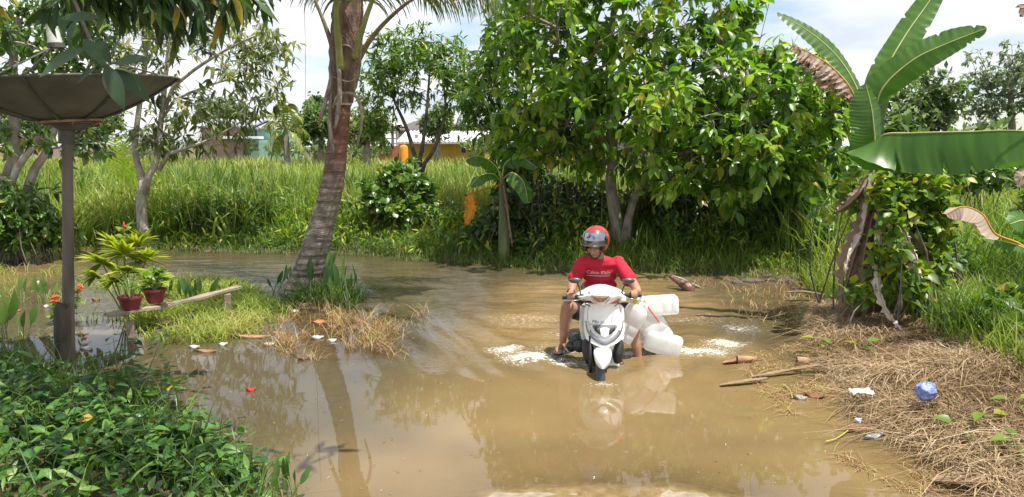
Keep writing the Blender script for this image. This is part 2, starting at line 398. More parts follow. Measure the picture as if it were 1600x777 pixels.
mud_vs_shade = sstep(-1.25, -.15, X2 - .2 * (Y2 - 7) + .5 * fbm(X2 * .5, Y2 * .5, 3, 51)) * sstep(12.2, 10.3, Y2 - .25 * np.clip(X2, 0, 5) + 1.2 * fbm(X2 * .4, Y2 * .6, 3, 52))  # churned mud against clearer water; left side painted dark in place of shade
mud_vs_shade *= 1 - .8 * sstep(1.9, 2.7, X2 + .5 * fbm(X2, Y2, 3, 54)) * sstep(5.9, 6.9, Y2)
mud_vs_shade = np.clip(mud_vs_shade * (.8 + .5 * fbm(X2 * .6, Y2 * .9, 3, 53)), 0, 1); mud_vs_shade = np.maximum(mud_vs_shade, .85 * sstep(1.3, .3, Y2 - 4.2) * sstep(-2.2, -.4, X2)); mud_vs_shade = np.maximum(mud_vs_shade, .6 * sstep(-6.2, -7.4, X2) * sstep(10, 11, Y2))
fo = np.zeros_like(X2)  # foam mask; its wide weak spots also paint pale glints inside the wake
for (px, py, sx, sy, am_) in [(838, 562, .46, .24, 1.05), (790, 548, .34, .20, .88), (885, 572, .22, .10, 1.0), (895, 545, .24, .2, 1.05), (985, 553, .18, .15, 1.0), (1045, 556, .24, .12, .85), (1090, 553, .42, .22, 1.02), (1135, 538, .36, .24, .88), (1160, 515, .45, .4, .68), (940, 602, .10, .03, .8), (820, 500, .9, .6, .64), (1080, 500, .8, .6, .60), (880, 520, .5, .4, .62), (700, 545, .4, .25, .42), (1150, 490, .4, .5, .5), (960, 450, .8, .5, .45)]:
    c_ = G(px, py); fo = np.maximum(fo, am_ * np.exp(-((X2 - c_.x) / sx) ** 2 - ((Y2 - c_.y) / sy) ** 2))
for nm_, ar_ in (('mud_vs_shade', mud_vs_shade), ('foam', fo)): a = me.attributes.new(nm_, 'FLOAT', 'POINT'); a.data.foreach_set('value', ar_.ravel().astype(np.float32))
m, t, b = newmat('muddy_water'); t.nodes.remove(b); o_ = t.nodes['Material Output']
tcn = t.nodes.new('ShaderNodeTexCoord')
mud0, _ = nzr(t, tcn.outputs['Object'], 0.45, (.15, .102, .046), (.285, .195, .085), .3, .7, 6)
am = t.nodes.new('ShaderNodeAttribute'); am.attribute_name = 'mud_vs_shade'; af = t.nodes.new('ShaderNodeAttribute'); af.attribute_name = 'foam'
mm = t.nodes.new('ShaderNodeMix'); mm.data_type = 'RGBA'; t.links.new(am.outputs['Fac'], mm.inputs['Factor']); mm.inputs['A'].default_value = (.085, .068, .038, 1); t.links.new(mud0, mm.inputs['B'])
mpf = t.nodes.new('ShaderNodeMapping'); mpf.inputs['Scale'].default_value = (1, 1.9, 1); t.links.new(tcn.outputs['Object'], mpf.inputs[0])
fn = t.nodes.new('ShaderNodeTexNoise'); fn.inputs['Scale'].default_value = 26; fn.inputs['Detail'].default_value = 9; fn.inputs['Roughness'].default_value = .72; fn.inputs['Distortion'].default_value = .8; t.links.new(mpf.outputs[0], fn.inputs['Vector'])
ff = mth('ADD', fn.outputs['Fac'], mth('MULTIPLY', mth('SUBTRACT', af.outputs['Fac'], 1.0, t), .42, t), t); ff = mth('MULTIPLY', mth('SUBTRACT', ff, .36, t), 6.0, t); ff = mth('MINIMUM', mth('MAXIMUM', ff, 0.0, t), .92, t)
mf = t.nodes.new('ShaderNodeMix'); mf.data_type = 'RGBA'; t.links.new(ff, mf.inputs['Factor']); t.links.new(mm.outputs['Result'], mf.inputs['A']); mf.inputs['B'].default_value = (.80, .77, .70, 1); mud = mf.outputs['Result']
ad = t.nodes.new('ShaderNodeAttribute'); ad.attribute_name = 'depth'; ac = t.nodes.new('ShaderNodeAttribute'); ac.attribute_name = 'chop'
df = t.nodes.new('ShaderNodeBsdfDiffuse'); t.links.new(mud, df.inputs[0]); tp = t.nodes.new('ShaderNodeBsdfTransparent'); tp.inputs[0].default_value = (.93, .86, .72, 1)
fac = mth('SUBTRACT', 1.0, mth('POWER', 2.718, mth('MULTIPLY', ad.outputs['Fac'], -16.0, t), t), t)
m1 = t.nodes.new('ShaderNodeMixShader'); t.links.new(fac, m1.inputs[0]); t.links.new(tp.outputs[0], m1.inputs[1]); t.links.new(df.outputs[0], m1.inputs[2])
mpn = t.nodes.new('ShaderNodeMapping'); mpn.inputs['Scale'].default_value = (6, 22, 6); t.links.new(tcn.outputs['Object'], mpn.inputs[0])
nb = t.nodes.new('ShaderNodeTexNoise'); nb.inputs['Scale'].default_value = 1; nb.inputs['Detail'].default_value = 3; t.links.new(mpn.outputs[0], nb.inputs['Vector'])
bp = t.nodes.new('ShaderNodeBump'); bp.inputs['Distance'].default_value = .011
st = mth('ADD', mth('MULTIPLY', ac.outputs['Fac'], 1.0, t), 0.012, t); t.links.new(st, bp.inputs['Strength']); t.links.new(nb.outputs['Fac'], bp.inputs['Height'])
gl = t.nodes.new('ShaderNodeBsdfGlossy'); gl.inputs['Roughness'].default_value = .0; fr = t.nodes.new('ShaderNodeFresnel'); fr.inputs['IOR'].default_value = 1.46
t.links.new(bp.outputs[0], gl.inputs['Normal']); t.links.new(bp.outputs[0], fr.inputs['Normal'])
frf = mth('MULTIPLY', fr.outputs[0], mth('SUBTRACT', 1.0, mth('MULTIPLY', ff, .8, t), t), t); m2 = t.nodes.new('ShaderNodeMixShader'); t.links.new(frf, m2.inputs[0]); t.links.new(m1.outputs[0], m2.inputs[1]); t.links.new(gl.outputs[0], m2.inputs[2]); t.links.new(m2.outputs[0], o_.inputs[0])
me.materials.append(m); wo = bpy.data.objects.new('water', me); COL.objects.link(wo); wo['kind'] = 'structure'

# ================================================================== foam and spray
foam = mat('foam_white', (.85, .84, .80), (.7, .67, .6), rough=.5, bump=.1)
mb = MB(); octv = np.array([(1, 0, 0), (0, 1, 0), (-1, 0, 0), (0, -1, 0), (0, 0, 1), (0, 0, -1)], float); octf = np.array([(0, 1, 4), (1, 2, 4), (2, 3, 4), (3, 0, 4), (1, 0, 5), (2, 1, 5), (3, 2, 5), (0, 3, 5)])
def drops(n, cx_, cy_, sx, sy, zt, s0, s1, zpow=3):
    x = rng.normal(0, sx, n); y = rng.normal(0, sy, n)
    keep = fbm((cx_ + x) * 7, (cy_ + y) * 7, 3, 5) > -0.12; x, y = x[keep], y[keep]; k = len(x)
    p = np.stack([cx_ + x, cy_ + y, zt * rng.uniform(0, 1, k) ** zpow * np.exp(-np.hypot(x / sx, y / sy)) + .004], 1)
    s = rng.uniform(s0, s1, k) * rng.uniform(.4, 1, k); mb.tpl(octv, octf, frames(rng.normal(size=(k, 3))), p, np.stack([s, s * rng.uniform(.8, 2.2, k), s * .6], 1), np.full(k, .5))
for (px, py, sx, sy, n, zt) in [(835, 562, .16, .07, 900, .10), (800, 553, .14, .07, 420, .06), (878, 570, .13, .06, 420, .08), (905, 555, .12, .1, 500, .14), (862, 545, .1, .07, 250, .1),
                                (1100, 552, .16, .08, 500, .12), (985, 552, .10, .10, 500, .09), (1040, 556, .14, .06, 450, .06), (1085, 556, .14, .06, 700, .08), (1120, 545, .14, .08, 420, .05),
                                (945, 603, .06, .02, 90, .03), (860, 520, .2, .15, 60, .015)]:
    c = G(px, py); drops(n * 2, c.x, c.y, sx, sy, zt * 1.5, .0010, .0036, 1.6)
build(mb, 'foam', foam, kind='stuff', recalc=False)

# ================================================================== grass
def blades(mb, x, y, h, wd, lean, tint, z0=None, droop=0.3, rows=3):
    n = len(x); z = gh(x, y) if z0 is None else z0; z = np.maximum(z, -0.12)
    az = rng.uniform(0, 2 * np.pi, n); ld = np.stack([np.cos(az), np.sin(az)], 1); fa = az + np.pi / 2 + rng.normal(0, .7, n); wv = np.stack([np.cos(fa), np.sin(fa)], 1)
    T = np.linspace(0, 1, rows + 1); V = np.zeros((n, 2 * rows + 1, 3)); ln = lean * rng.uniform(.3, 1.5, n)
    for k, tt in enumerate(T):
        off = ld * (ln * h * tt ** 1.8)[:, None]; zz_ = z + h * (tt - droop * np.clip(ln, 0, 1.2) * tt ** 3)
        w_ = wd * (1 - .75 * tt ** 2) / 2
        if k < rows:
            V[:, 2 * k, :2] = np.stack([x, y], 1) + off - wv * w_[:, None]; V[:, 2 * k + 1, :2] = np.stack([x, y], 1) + off + wv * w_[:, None]; V[:, 2 * k:2 * k + 2, 2] = zz_[:, None]
        else: V[:, 2 * k, :2] = np.stack([x, y], 1) + off; V[:, 2 * k, 2] = zz_
    q = []
    for k in range(rows - 1): a = 2 * k; q += [[a, a + 1, a + 3], [a, a + 3, a + 2]]
    a = 2 * (rows - 1); q.append([a, a + 1, a + 2]); q = np.array(q); k = 2 * rows + 1
    F = (q[None] + (np.arange(n) * k)[:, None, None]).reshape(-1, 3); mb.add(V.reshape(-1, 3), F, np.repeat(tint, k))
def inpoly(p, n, shrink=0.0, dens=None):
    lo = p.min(0); hi = p.max(0); out = []
    c = 0
    while c < n:
        q = rng.uniform(lo, hi, (n * 3, 2)); s = sdist(p, q[:, 0], q[:, 1]); q = q[s > shrink]
        if dens is not None: q = q[rng.uniform(0, 1, len(q)) < dens(q[:, 0], q[:, 1])]
        out.append(q); c += len(q)
        if len(q) == 0: break
    return np.concatenate(out)[:n]
def clump(q, k, s):
    q = np.repeat(q, k, 0); return q + rng.normal(0, s, q.shape)
grass_f = leafmat('field_grass_blade', [(.028, .062, .010), (.10, .175, .024), (.235, .30, .05), (.40, .37, .13)], trans=.33, rough=.45, spec=.4)
grass_d = leafmat('straw_blade', [(.07, .040, .018), (.19, .12, .055), (.34, .24, .13), (.54, .43, .28)], trans=.15, rough=.6, spec=.3, tcol=(1, .9, .7))
grass_y = leafmat('shore_grass_blade', [(.06, .11, .015), (.15, .23, .03), (.30, .36, .06), (.42, .36, .15)], trans=.35, rough=.5, spec=.3, tcol=(1.3, 1.4, .6))
# tall field behind the stream
mb = MB()
def ftint(x, y): return np.clip(.44 + .75 * fbm(x * .35, y * .25, 3, 7) + rng.normal(0, .18, len(x)) + .004 * (y - 15), 0, 1)
for (y0, y1, n, hh, wd) in [(14.9, 18, 9500, 1.05, .024), (18, 24, 9500, 1.2, .03), (24, 36, 9000, 1.0, .045), (36, 70, 9000, .95, .08)]:
    yy = rng.uniform(y0, y1, n); xx = rng.uniform(-1, 1, n) * (yy * .78 + 1.5)
    k = sdist(far, xx, yy) > .15; xx, yy = xx[k], yy[k]
    q = clump(np.stack([xx, yy], 1), 3, .10 * (yy.mean() / 15)); x, y = q[:, 0], q[:, 1]
    h = hh * rng.uniform(.55, 1.15, len(x)) * (1 + .45 * fbm(x * .4, y * .4, 2, 15)) * sstep(14.2, 16.6, y + .6 * fbm(x, y, 2, 2) + .3) ** .6
    h = h * (1 - .55 * sstep(.3, 1.2, x) * sstep(7.2, 6.4, x) * sstep(18.5, 17.2, y)); h = np.maximum(h, .2)
    blades(mb, x, y, h, wd * rng.uniform(.6, 1.7, len(x)), rng.uniform(.15, .9, len(x)), ftint(x, y), rows=3)
n = 2600; yy = rng.uniform(14.8, 22, n); xx = rng.uniform(-1, 1, n) * (yy * .75); q = clump(np.stack([xx, yy], 1), 3, .12); x, y = q[:, 0], q[:, 1]; k = fbm(x * .5, y * .5, 3, 19) > 0; x, y = x[k], y[k]; n = len(x)
blades(mb, x, y, rng.uniform(.6, 1.25, n), rng.uniform(.035, .06, n), rng.uniform(.4, 1.1, n), np.clip(rng.uniform(.3, .75, n), 0, 1), rows=4, droop=.5)
n = 3000; yy = rng.uniform(15, 32, n); xx = rng.uniform(-1, 1, n) * (yy * .75); blades(mb, xx, yy, rng.uniform(.8, 1.35, n), np.full(n, .016), rng.uniform(.05, .35, n), np.full(n, 1.0), rows=3)
build(mb, 'field_grass', grass_f, kind='stuff', recalc=False)
# low grass along the far bank, creeping into the stream
mb = MB(); n = 17000
xx = rng.uniform(-9.5, 7.5, n); e = np.interp(xx, far[:14, 0], far[:14, 1]); yy = e + rng.uniform(-.35, 1.7, n) + .45 * fbm(xx * .8, xx * .3, 3, 4)
h = rng.uniform(.10, .38, n) * sstep(-.6, .6, yy - e) ** .5
blades(mb, xx, yy, h, np.full(n, .013), .8, np.clip(.35 + .5 * fbm(xx * .7, yy * .7, 3, 12) + rng.normal(0, .15, n), 0, .85), rows=3)
build(mb, 'bank_grass', grass_f, kind='stuff', recalc=False)
# right bank: sunlit green grass behind, dead straw in front
mb = MB(); rb = poly([(1255, 445), (1330, 425), (1700, 425), (1800, 680), (1620, 640), (1510, 588), (1420, 525), (1330, 500)])
q = inpoly(rb, 5200); q = clump(q, 3, .07); x, y = q[:, 0], q[:, 1]
blades(mb, x, y, rng.uniform(.15, .55, len(x)) * (1 + .6 * fbm(x, y, 2, 6)), np.full(len(x), .014), .6, np.clip(.45 + .5 * fbm(x, y, 2, 8) + rng.normal(0, .15, len(x)), 0, 1))
xx = rng.uniform(4.3, 11, 9000); yy = rng.uniform(8.8, 15.5, 9000)
blades(mb, xx, yy, rng.uniform(.35, 1.15, 9000) * (1 + .5 * fbm(xx, yy, 2, 6)), np.full(9000, .022), .5, np.clip(.5 + .5 * fbm(xx, yy, 2, 8) + rng.normal(0, .15, 9000), 0, 1))
build(mb, 'right_bank_grass', grass_f, kind='stuff', recalc=False)
mb = MB(); ds = poly([(1285, 490), (1340, 494), (1420, 524), (1520, 578), (1640, 650), (1760, 780), (1650, 900), (1560, 775), (1470, 715), (1385, 680), (1345, 640), (1298, 590), (1282, 540)])
q = inpoly(ds, 12000, -0.05); q = clump(q, 2, .05); x, y = q[:, 0], q[:, 1]; n = len(x)
blades(mb, x, y, rng.uniform(.06, .24, n) * (1 + .9 * fbm(x * 1.5, y * 1.5, 2, 6)), rng.uniform(.003, .011, n), rng.uniform(.6, 3.0, n), np.clip(.5 + .6 * fbm(x * 1.3, y * 1.3, 3, 8) + rng.normal(0, .2, n), 0, 1), droop=.75)
build(mb, 'dead_grass', grass_d, kind='stuff', recalc=False)
# island of shallow grass by the plank, and drowned weeds by the palm
mb = MB(); q = inpoly(isl, 2500, -.2, lambda x, y: .35 + fbm(x * 1.6, y * 1.6, 3, 31) * 1.4 + .3); q = clump(q, 3, .05); x, y = q[:, 0], q[:, 1]; n = len(x)
blades(mb, x, y, rng.uniform(.04, .21, n), np.full(n, .010), 1.1, np.clip(.55 + .5 * fbm(x, y, 2, 14) + rng.normal(0, .15, n), 0, 1))
lfp = poly([(-60, 420), (130, 420), (240, 440), (220, 500), (60, 530), (-80, 520)])
q = inpoly(lfp, 1100, 0, lambda x, y: .2 + fbm(x * 2, y * 2, 3, 32) * 1.6); x, y = q[:, 0], q[:, 1]; n = len(x)
blades(mb, x, y, rng.uniform(.04, .2, n), np.full(n, .009), .9, np.clip(.55 + rng.normal(0, .25, n), 0, 1), z0=np.zeros(n) - .02)
build(mb, 'shore_grass', grass_y, kind='stuff', recalc=False)
weed_r = leafmat('drowned_weed', [(.16, .07, .03), (.30, .17, .08), (.42, .30, .15), (.36, .34, .10)], trans=.2, rough=.6, spec=.3, tcol=(1, .9, .6))
mb = MB(); q = inpoly(dw, 1050, -.25, lambda x, y: .15 + fbm(x * 2.2, y * 2.2, 3, 37) * 1.5); q = clump(q, 2, .04); x, y = q[:, 0], q[:, 1]; n = len(x)
blades(mb, x, y, rng.uniform(.05, .34, n) * rng.uniform(.4, 1, n), np.full(n, .006), 1.1, rng.uniform(0, 1, n), z0=np.zeros(n) - .03)
dw2 = poly([(1060, 432), (1180, 428), (1270, 440), (1290, 470), (1262, 520), (1200, 500), (1120, 460)])
q = inpoly(dw2, 1200, -.25, lambda x, y: .45 + fbm(x * 1.2, y * 1.2, 3, 39) * 1.6); x, y = q[:, 0], q[:, 1]; n = len(x)
blades(mb, x, y, rng.uniform(.04, .16, n), np.full(n, .008), 1.2, rng.uniform(0, 1, n), z0=np.zeros(n) - .02)
dw3 = poly([(1180, 560), (1262, 540), (1290, 590), (1400, 690), (1560, 775), (1420, 760), (1280, 690), (1200, 620)])
q = inpoly(dw3, 2600, -.1, lambda x, y: .3 + fbm(x * 2.2, y * 2.2, 3, 38) * 1.6); x, y = q[:, 0], q[:, 1]; n = len(x)
blades(mb, x, y, rng.uniform(.02, .07, n), np.full(n, .005), 3.0, rng.uniform(0, 1, n), z0=np.zeros(n) + .001, droop=.9)
build(mb, 'drowned_weeds', weed_r, kind='stuff', recalc=False)
# foreground ground cover, lower left
mb = MB(); q = inpoly(fl, 9000, -.12, lambda x, y: (y > 2.8) * (.5 + fbm(x * 1.6, y * 1.6, 2, 40))); q = clump(q, 2, .04); x, y = q[:, 0], q[:, 1]; n = len(x)
blades(mb, x, y, rng.uniform(.10, .30, n) + .28 * (rng.uniform(0, 1, n) < .12), np.full(n, .009), .9, np.clip(.25 + .4 * fbm(x, y, 2, 14) + rng.normal(0, .15, n), 0, .8))
build(mb, 'foreground_grass', grass_f, kind='stuff', recalc=False)

# ================================================================== trees
bark_g = mat('bark_grey', (.30, .26, .21), (.13, .11, .085), rough=.9, vs=9, bump=.9, bs=26, stretch=(1, 1, .5))
bark_l = mat('bark_pale', (.46, .42, .36), (.24, .20, .16), rough=.9, vs=7, bump=.7, bs=30, stretch=(1, 1, .6))
bark_d = mat('bark_dark', (.16, .13, .10), (.07, .055, .04), rough=.9, vs=9, bump=.8, bs=26)
lf_mango = leafmat('mango_leaf', [(.026, .06, .012), (.055, .12, .018), (.11, .20, .025), (.20, .28, .04)], trans=.34, rough=.38)
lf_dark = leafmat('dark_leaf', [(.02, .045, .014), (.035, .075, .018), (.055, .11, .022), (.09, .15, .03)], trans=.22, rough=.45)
lf_big = leafmat('big_tree_leaf', [(.035, .085, .010), (.085, .19, .016), (.17, .30, .025), (.31, .41, .06)], trans=.42, rough=.36, spec=.55)
lf_olive = leafmat('olive_leaf', [(.06, .08, .025), (.11, .15, .04), (.18, .23, .07), (.28, .28, .12)], trans=.36, rough=.42)
lf_bush = leafmat('bush_leaf', [(.03, .07, .012), (.06, .125, .02), (.10, .19, .03), (.15, .24, .05)], trans=.25, rough=.33, spec=.6)
lf_vine = leafmat('vine_leaf', [(.04, .09, .012), (.09, .17, .02), (.17, .26, .03), (.42, .38, .03)], trans=.38, rough=.42)
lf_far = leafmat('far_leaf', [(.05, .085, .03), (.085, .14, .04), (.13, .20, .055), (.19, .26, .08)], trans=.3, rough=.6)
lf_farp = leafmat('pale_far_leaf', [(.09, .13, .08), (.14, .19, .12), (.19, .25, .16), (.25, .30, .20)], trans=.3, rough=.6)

def make_tree(label, cat, trunks, blobs, lf, key, size, m, bark, nparts=0, tw=4, twl=.3, lpt=6, droop=.5, name='tree', group=None, flat=0, ndens=1.0, tw_r=.004, clumps_out=0.45, tint=(0, 1), jit=.5):
    """trunks: list of (points, r0, r1); blobs: (px, py, Y, rx_px, rz_px, ry_m, clumps)"""
    base = Vector(trunks[0][0][0]); t = thing(name, (base.x, base.y, base.z), label, cat, group)
    nodes = []; par = []; trad = []
    for pts, r0, r1 in trunks:
        c = crv(pts, max(8, int(sum((Vector(pts[i]) - Vector(pts[i + 1])).length for i in range(len(pts) - 1)) / .22)))
        n = len(c); rad = [r0 + (r1 - r0) * (i / (n - 1)) for i in range(n)]
        if Vector(pts[0]).z < base.z + .3: rad = [r * (1 + .5 * math.exp(-i * .8)) for i, r in enumerate(rad)]
        mb = MB(); c2 = [p + Vector((RD.gauss(0, r0 * .07), RD.gauss(0, r0 * .07), 0)) for p in c]; c2[0].z -= .25
        mb.tube(c2, rad, 9); build(mb, 'trunk', bark, t, smooth=True)
        for i, p in enumerate(c):
            if i > n * .3: nodes.append(p)
    nt0 = len(nodes); arr = np.array([tuple(p) for p in nodes]); par = [-1] * nt0
    C = []
    for bl in blobs:
        if isinstance(bl[0], Vector): c, sx, ry, sz, k = bl; k = int(k)
        else: (px, py, Y, rx, rz, ry, k) = bl; c = P(px, py, Y); sx = rx / ppm(Y); sz = rz / ppm(Y); k = int(k * ndens)
        d = unit(rng.normal(size=(k, 3))); r = rng.uniform(0, 1, k) ** clumps_out
        C.append(np.array(tuple(c)) + d * r[:, None] * np.array([sx, ry, sz]))
    C = np.concatenate(C); C = C[C[:, 2] > base.z + .4]
    dmin = np.min(np.linalg.norm(C[:, None] - arr[None], axis=2), 1); C = C[np.argsort(dmin)]
    bm_ = MB(); counts = None; chains = []
    A = list(map(tuple, arr)); Aarr = np.zeros((len(arr) + len(C) * 14, 3)); Aarr[:len(arr)] = arr; na = len(arr)
    for c in C:
        dd = np.linalg.norm(Aarr[:na] - c, axis=1) + np.maximum(0, Aarr[:na, 2] - c[2] + .1) * .9
        i = int(np.argmin(dd)); p = Aarr[i].copy(); L_ = np.linalg.norm(c - p); k = min(12, max(1, int(L_ / .3)))
        idx = [i]; prev = i
        for s_ in range(1, k + 1):
            tt = s_ / k; q = p + (c - p) * tt + np.array([0, 0, .12 * L_ * math.sin(math.pi * tt)]) + (rng.normal(0, .035, 3) * L_ * .6 if s_ < k else 0)
            Aarr[na] = q; par.append(prev); prev = na; idx.append(na); na += 1
        chains.append(idx)
    cnt = np.zeros(na)
    for ch in chains: cnt[ch[-1]] += 1
    for i in range(na - 1, nt0 - 1, -1): cnt[par[i]] += cnt[i] if par[i] >= 0 else 0
    r1min = min(tr[2] for tr in trunks)
    for ch in chains:
        rad = [min(r1min * .9, tw_r * 1.3 * max(cnt[j], 1) ** .55) for j in ch]; rad[0] = rad[1]
        bm_.tube([Vector(Aarr[j]) for j in ch], rad, 5 if rad[0] > .015 else 4, cap=False)
    # twigs and leaves
    n = len(C) * tw; cc = np.repeat(C, tw, 0); ctr = C.mean(0)
    od = unit(cc - ctr); td = unit(od * .7 + rng.normal(0, .8, (n, 3)) + np.array([0, 0, .15 if not flat else 0])); tl = twl * rng.uniform(.5, 1.3, n)
    if flat: td[:, 2] *= 1 - flat; td = unit(td)
    tip = cc + td * tl[:, None]; V = np.zeros((n, 6, 3)); a_ = unit(np.cross(td, [0.3, .2, 1.0])); b_ = np.cross(td, a_)
    for k in range(3):
        w_ = a_ * math.cos(k * 2.094) + b_ * math.sin(k * 2.094); V[:, k] = cc + w_ * tw_r; V[:, 3 + k] = tip + w_ * tw_r * .5
    q = np.array([[0, 1, 4, 3], [1, 2, 5, 4], [2, 0, 3, 5]]); bm_.add(V.reshape(-1, 3), (q[None] + (np.arange(n) * 6)[:, None, None]).reshape(-1, 4))
    ob = build(bm_, 'branches', bark, t, smooth=True, recalc=False)
    k = lpt; pp = np.repeat(cc, k, 0) + np.repeat(td * tl[:, None], k, 0) * rng.uniform(.55, 1.0, (n * k, 1)); T_ = np.repeat(td, k, 0)
    rad_ = unit(rng.normal(size=(n * k, 3)) - T_ * 0.2); d = unit(T_ * .55 + rad_ * .9 + np.array([0, 0, -droop]) * rng.uniform(.3, 1.3, (n * k, 1)))
    sz_ = size * rng.uniform(.6, 1.2, n * k); tn = np.clip(np.repeat(rng.uniform(tint[0], tint[1], n), k) + rng.normal(0, .15, n * k), 0, 1)
    foliage(t, pp, d, sz_, key, m, nparts, jit=jit, tint=tn)
    return t

def gp(px, py, z=0.0):
    return G(px, py, z)
def at(px, Y, z=None):
    p = P(px, 300, Y); p.z = gh(p.x, p.y)[0] if z is None else z; return p

# --- big broad-leaved tree right of centre
Yb = 13.2
big = make_tree('big spreading tree with large glossy green leaves and two leaning trunks behind the rider', 'tree',
    [([at(966, Yb), P(962, 350, Yb), P(955, 290, Yb), P(958, 230, Yb), P(950, 150, Yb), P(955, 60, Yb + .2), P(965, -20, Yb)], .125, .045),
     ([at(976, Yb - .1), P(985, 330, Yb - .1), P(1008, 280, Yb - .2), P(1050, 246, Yb - .4), P(1105, 228, Yb - .7), P(1160, 200, Yb - .9)], .075, .035),
     ([P(960, 240, Yb), P(925, 190, Yb), P(890, 140, Yb - .2), P(860, 90, Yb - .4)], .07, .03)],
    [(960, 40, Yb - .3, 185, 95, 1.8, 48), (1060, 110, Yb - .8, 150, 90, 1.6, 42), (860, 130, Yb, 95, 95, 1.3, 28), (1170, 170, Yb - .9, 120, 80, 1.3, 50), (1250, 215, Yb - .7, 68, 75, 1.0, 38), (1120, 250, Yb - .9, 110, 40, .9, 26),
     (1010, 190, Yb, 140, 70, 1.5, 50), (850, 215, Yb + .3, 70, 50, .9, 24), (900, -50, Yb, 110, 60, 1.4, 40), (1030, -45, Yb, 110, 60, 1.5, 40), (1135, 60, Yb - .3, 45, 45, .8, 14)],
    None, 'broad', .22, lf_big, bark_g, nparts=300, tw=6, twl=.44, lpt=6, droop=.5, clumps_out=.30, tw_r=.006, tint=(.1, 1))
# thin drooping stem with a few leaves under its right side
make_tree('thin dark sapling stem with sparse leaves left of the banana clump', 'sapling', [([at(1251, 12.2), P(1249, 330, 12.2), P(1253, 270, 12.2), P(1262, 220, 12.2)], .022, .012)],
    [(1262, 215, 12.2, 30, 30, .4, 7), (1250, 300, 12.2, 12, 20, .2, 2)], None, 'broad', .18, lf_big, bark_d, nparts=30, tw=3, twl=.2, lpt=4)
# --- round crowned mango tree in the middle
Ym = 18.0
make_tree('round crowned mango tree with bare forking lower branches seen against the sky', 'tree',
    [([at(655, Ym), P(656, 300, Ym), P(653, 262, Ym)], .09, .075), ([P(653, 265, Ym), P(640, 215, Ym), P(622, 170, Ym), P(600, 120, Ym)], .06, .02),
     ([P(654, 262, Ym), P(662, 215, Ym), P(668, 160, Ym), P(672, 100, Ym)], .055, .02), ([P(655, 268, Ym), P(682, 225, Ym), P(696, 170, Ym), P(690, 110, Ym)], .055, .02)],
    [(655, 105, Ym, 85, 52, 1.2, 85), (605, 140, Ym, 42, 50, .9, 30), (715, 140, Ym, 35, 60, .9, 30), (592, 195, Ym, 28, 26, .6, 14), (655, 80, Ym, 60, 28, .8, 30)],
    None, 'mango', .18, lf_mango, bark_d, nparts=160, tw=4, twl=.28, lpt=7, droop=.45, tint=(.15, 1), clumps_out=.5)
make_tree('leafy mango tree with drooping dark leaves squeezed between the round mango and the big tree', 'tree',
    [([at(798, 15.5), P(795, 300, 15.5), P(785, 200, 15.5), P(775, 120, 15.5)], .08, .03)],
    [(762, 130, 15.5, 36, 60, .9, 30), (795, 100, 15.5, 40, 70, .9, 36), (742, 165, 15.5, 24, 30, .6, 9), (800, 30, 15.5, 40, 40, .8, 24), (800, 215, 15.5, 45, 60, .9, 34), (860, -10, 15, 80, 30, .9, 30)],
    None, 'mango', .22, lf_mango, bark_d, nparts=200, tw=4, twl=.28, lpt=6, droop=.7, tint=(0, .9))
# --- slim forked tree, left
Yf = 14.8
make_tree('slim forked tree with grey trunk and sparse drooping leaves on the left bank', 'tree',
    [([at(222, Yf), P(221, 330, Yf), P(224, 282, Yf)], .10, .085), ([P(224, 284, Yf), P(214, 250, Yf), P(212, 215, Yf), P(224, 120, Yf), P(232, 40, Yf), P(240, -30, Yf)], .07, .03),
     ([P(225, 284, Yf), P(243, 255, Yf), P(248, 215, Yf), P(256, 150, Yf), P(264, 70, Yf), P(270, 0, Yf)], .075, .03),
     ([P(256, 150, Yf), P(300, 112, Yf - .2), P(350, 80, Yf - .3), P(400, 55, Yf - .4)], .04, .015), ([P(248, 245, Yf), P(290, 232, Yf - .2), P(335, 215, Yf - .3), P(385, 185, Yf - .3)], .04, .012),
     ([P(252, 165, Yf), P(310, 140, Yf), P(370, 120, Yf), P(420, 110, Yf)], .03, .01)],
    [(380, 130, Yf - .3, 75, 60, .9, 36), (330, 90, Yf, 70, 45, .8, 22), (250, 210, Yf, 60, 32, .7, 24), (300, 180, Yf, 60, 35, .7, 22), (410, 70, Yf - .3, 45, 40, .7, 18), (220, 100, Yf, 60, 60, .9, 26), (350, 205, Yf, 50, 22, .5, 10), (250, 30, Yf, 90, 50, 1, 36), (330, 20, Yf, 60, 30, .8, 14)],
    None, 'mango', .22, lf_olive, bark_l, nparts=300, tw=3, twl=.35, lpt=5, droop=.8, tint=(0, 1), clumps_out=.6, tw_r=.005)
# --- bushy tree at the left edge
make_tree('bushy tree with several leaning trunks at the far left edge behind the dish', 'tree',
    [([at(5, 13.2), P(10, 300, 13.2), P(22, 230, 13.2), P(20, 120, 13), P(30, 20, 13)], .13, .05), ([at(12, 13.3), P(45, 290, 13.2), P(70, 240, 13.2), P(90, 190, 13), P(120, 90, 13)], .09, .035),
     ([at(-20, 13.1), P(20, 280, 13), P(60, 215, 13), P(70, 120, 13)], .08, .03)],
    [(20, 60, 13, 95, 70, 1.3, 54), (110, 70, 13, 60, 60, 1, 26), (-10, 170, 13, 60, 70, 1, 30), (10, 320, 12.9, 55, 45, .6, 36), (90, 215, 13, 70, 18, .6, 12), (150, 20, 13, 60, 40, .9, 26)],
    None, 'broad', .17, lf_bush, bark_l, nparts=200, tw=4, twl=.3, lpt=6, droop=.5, tint=(.1, 1))
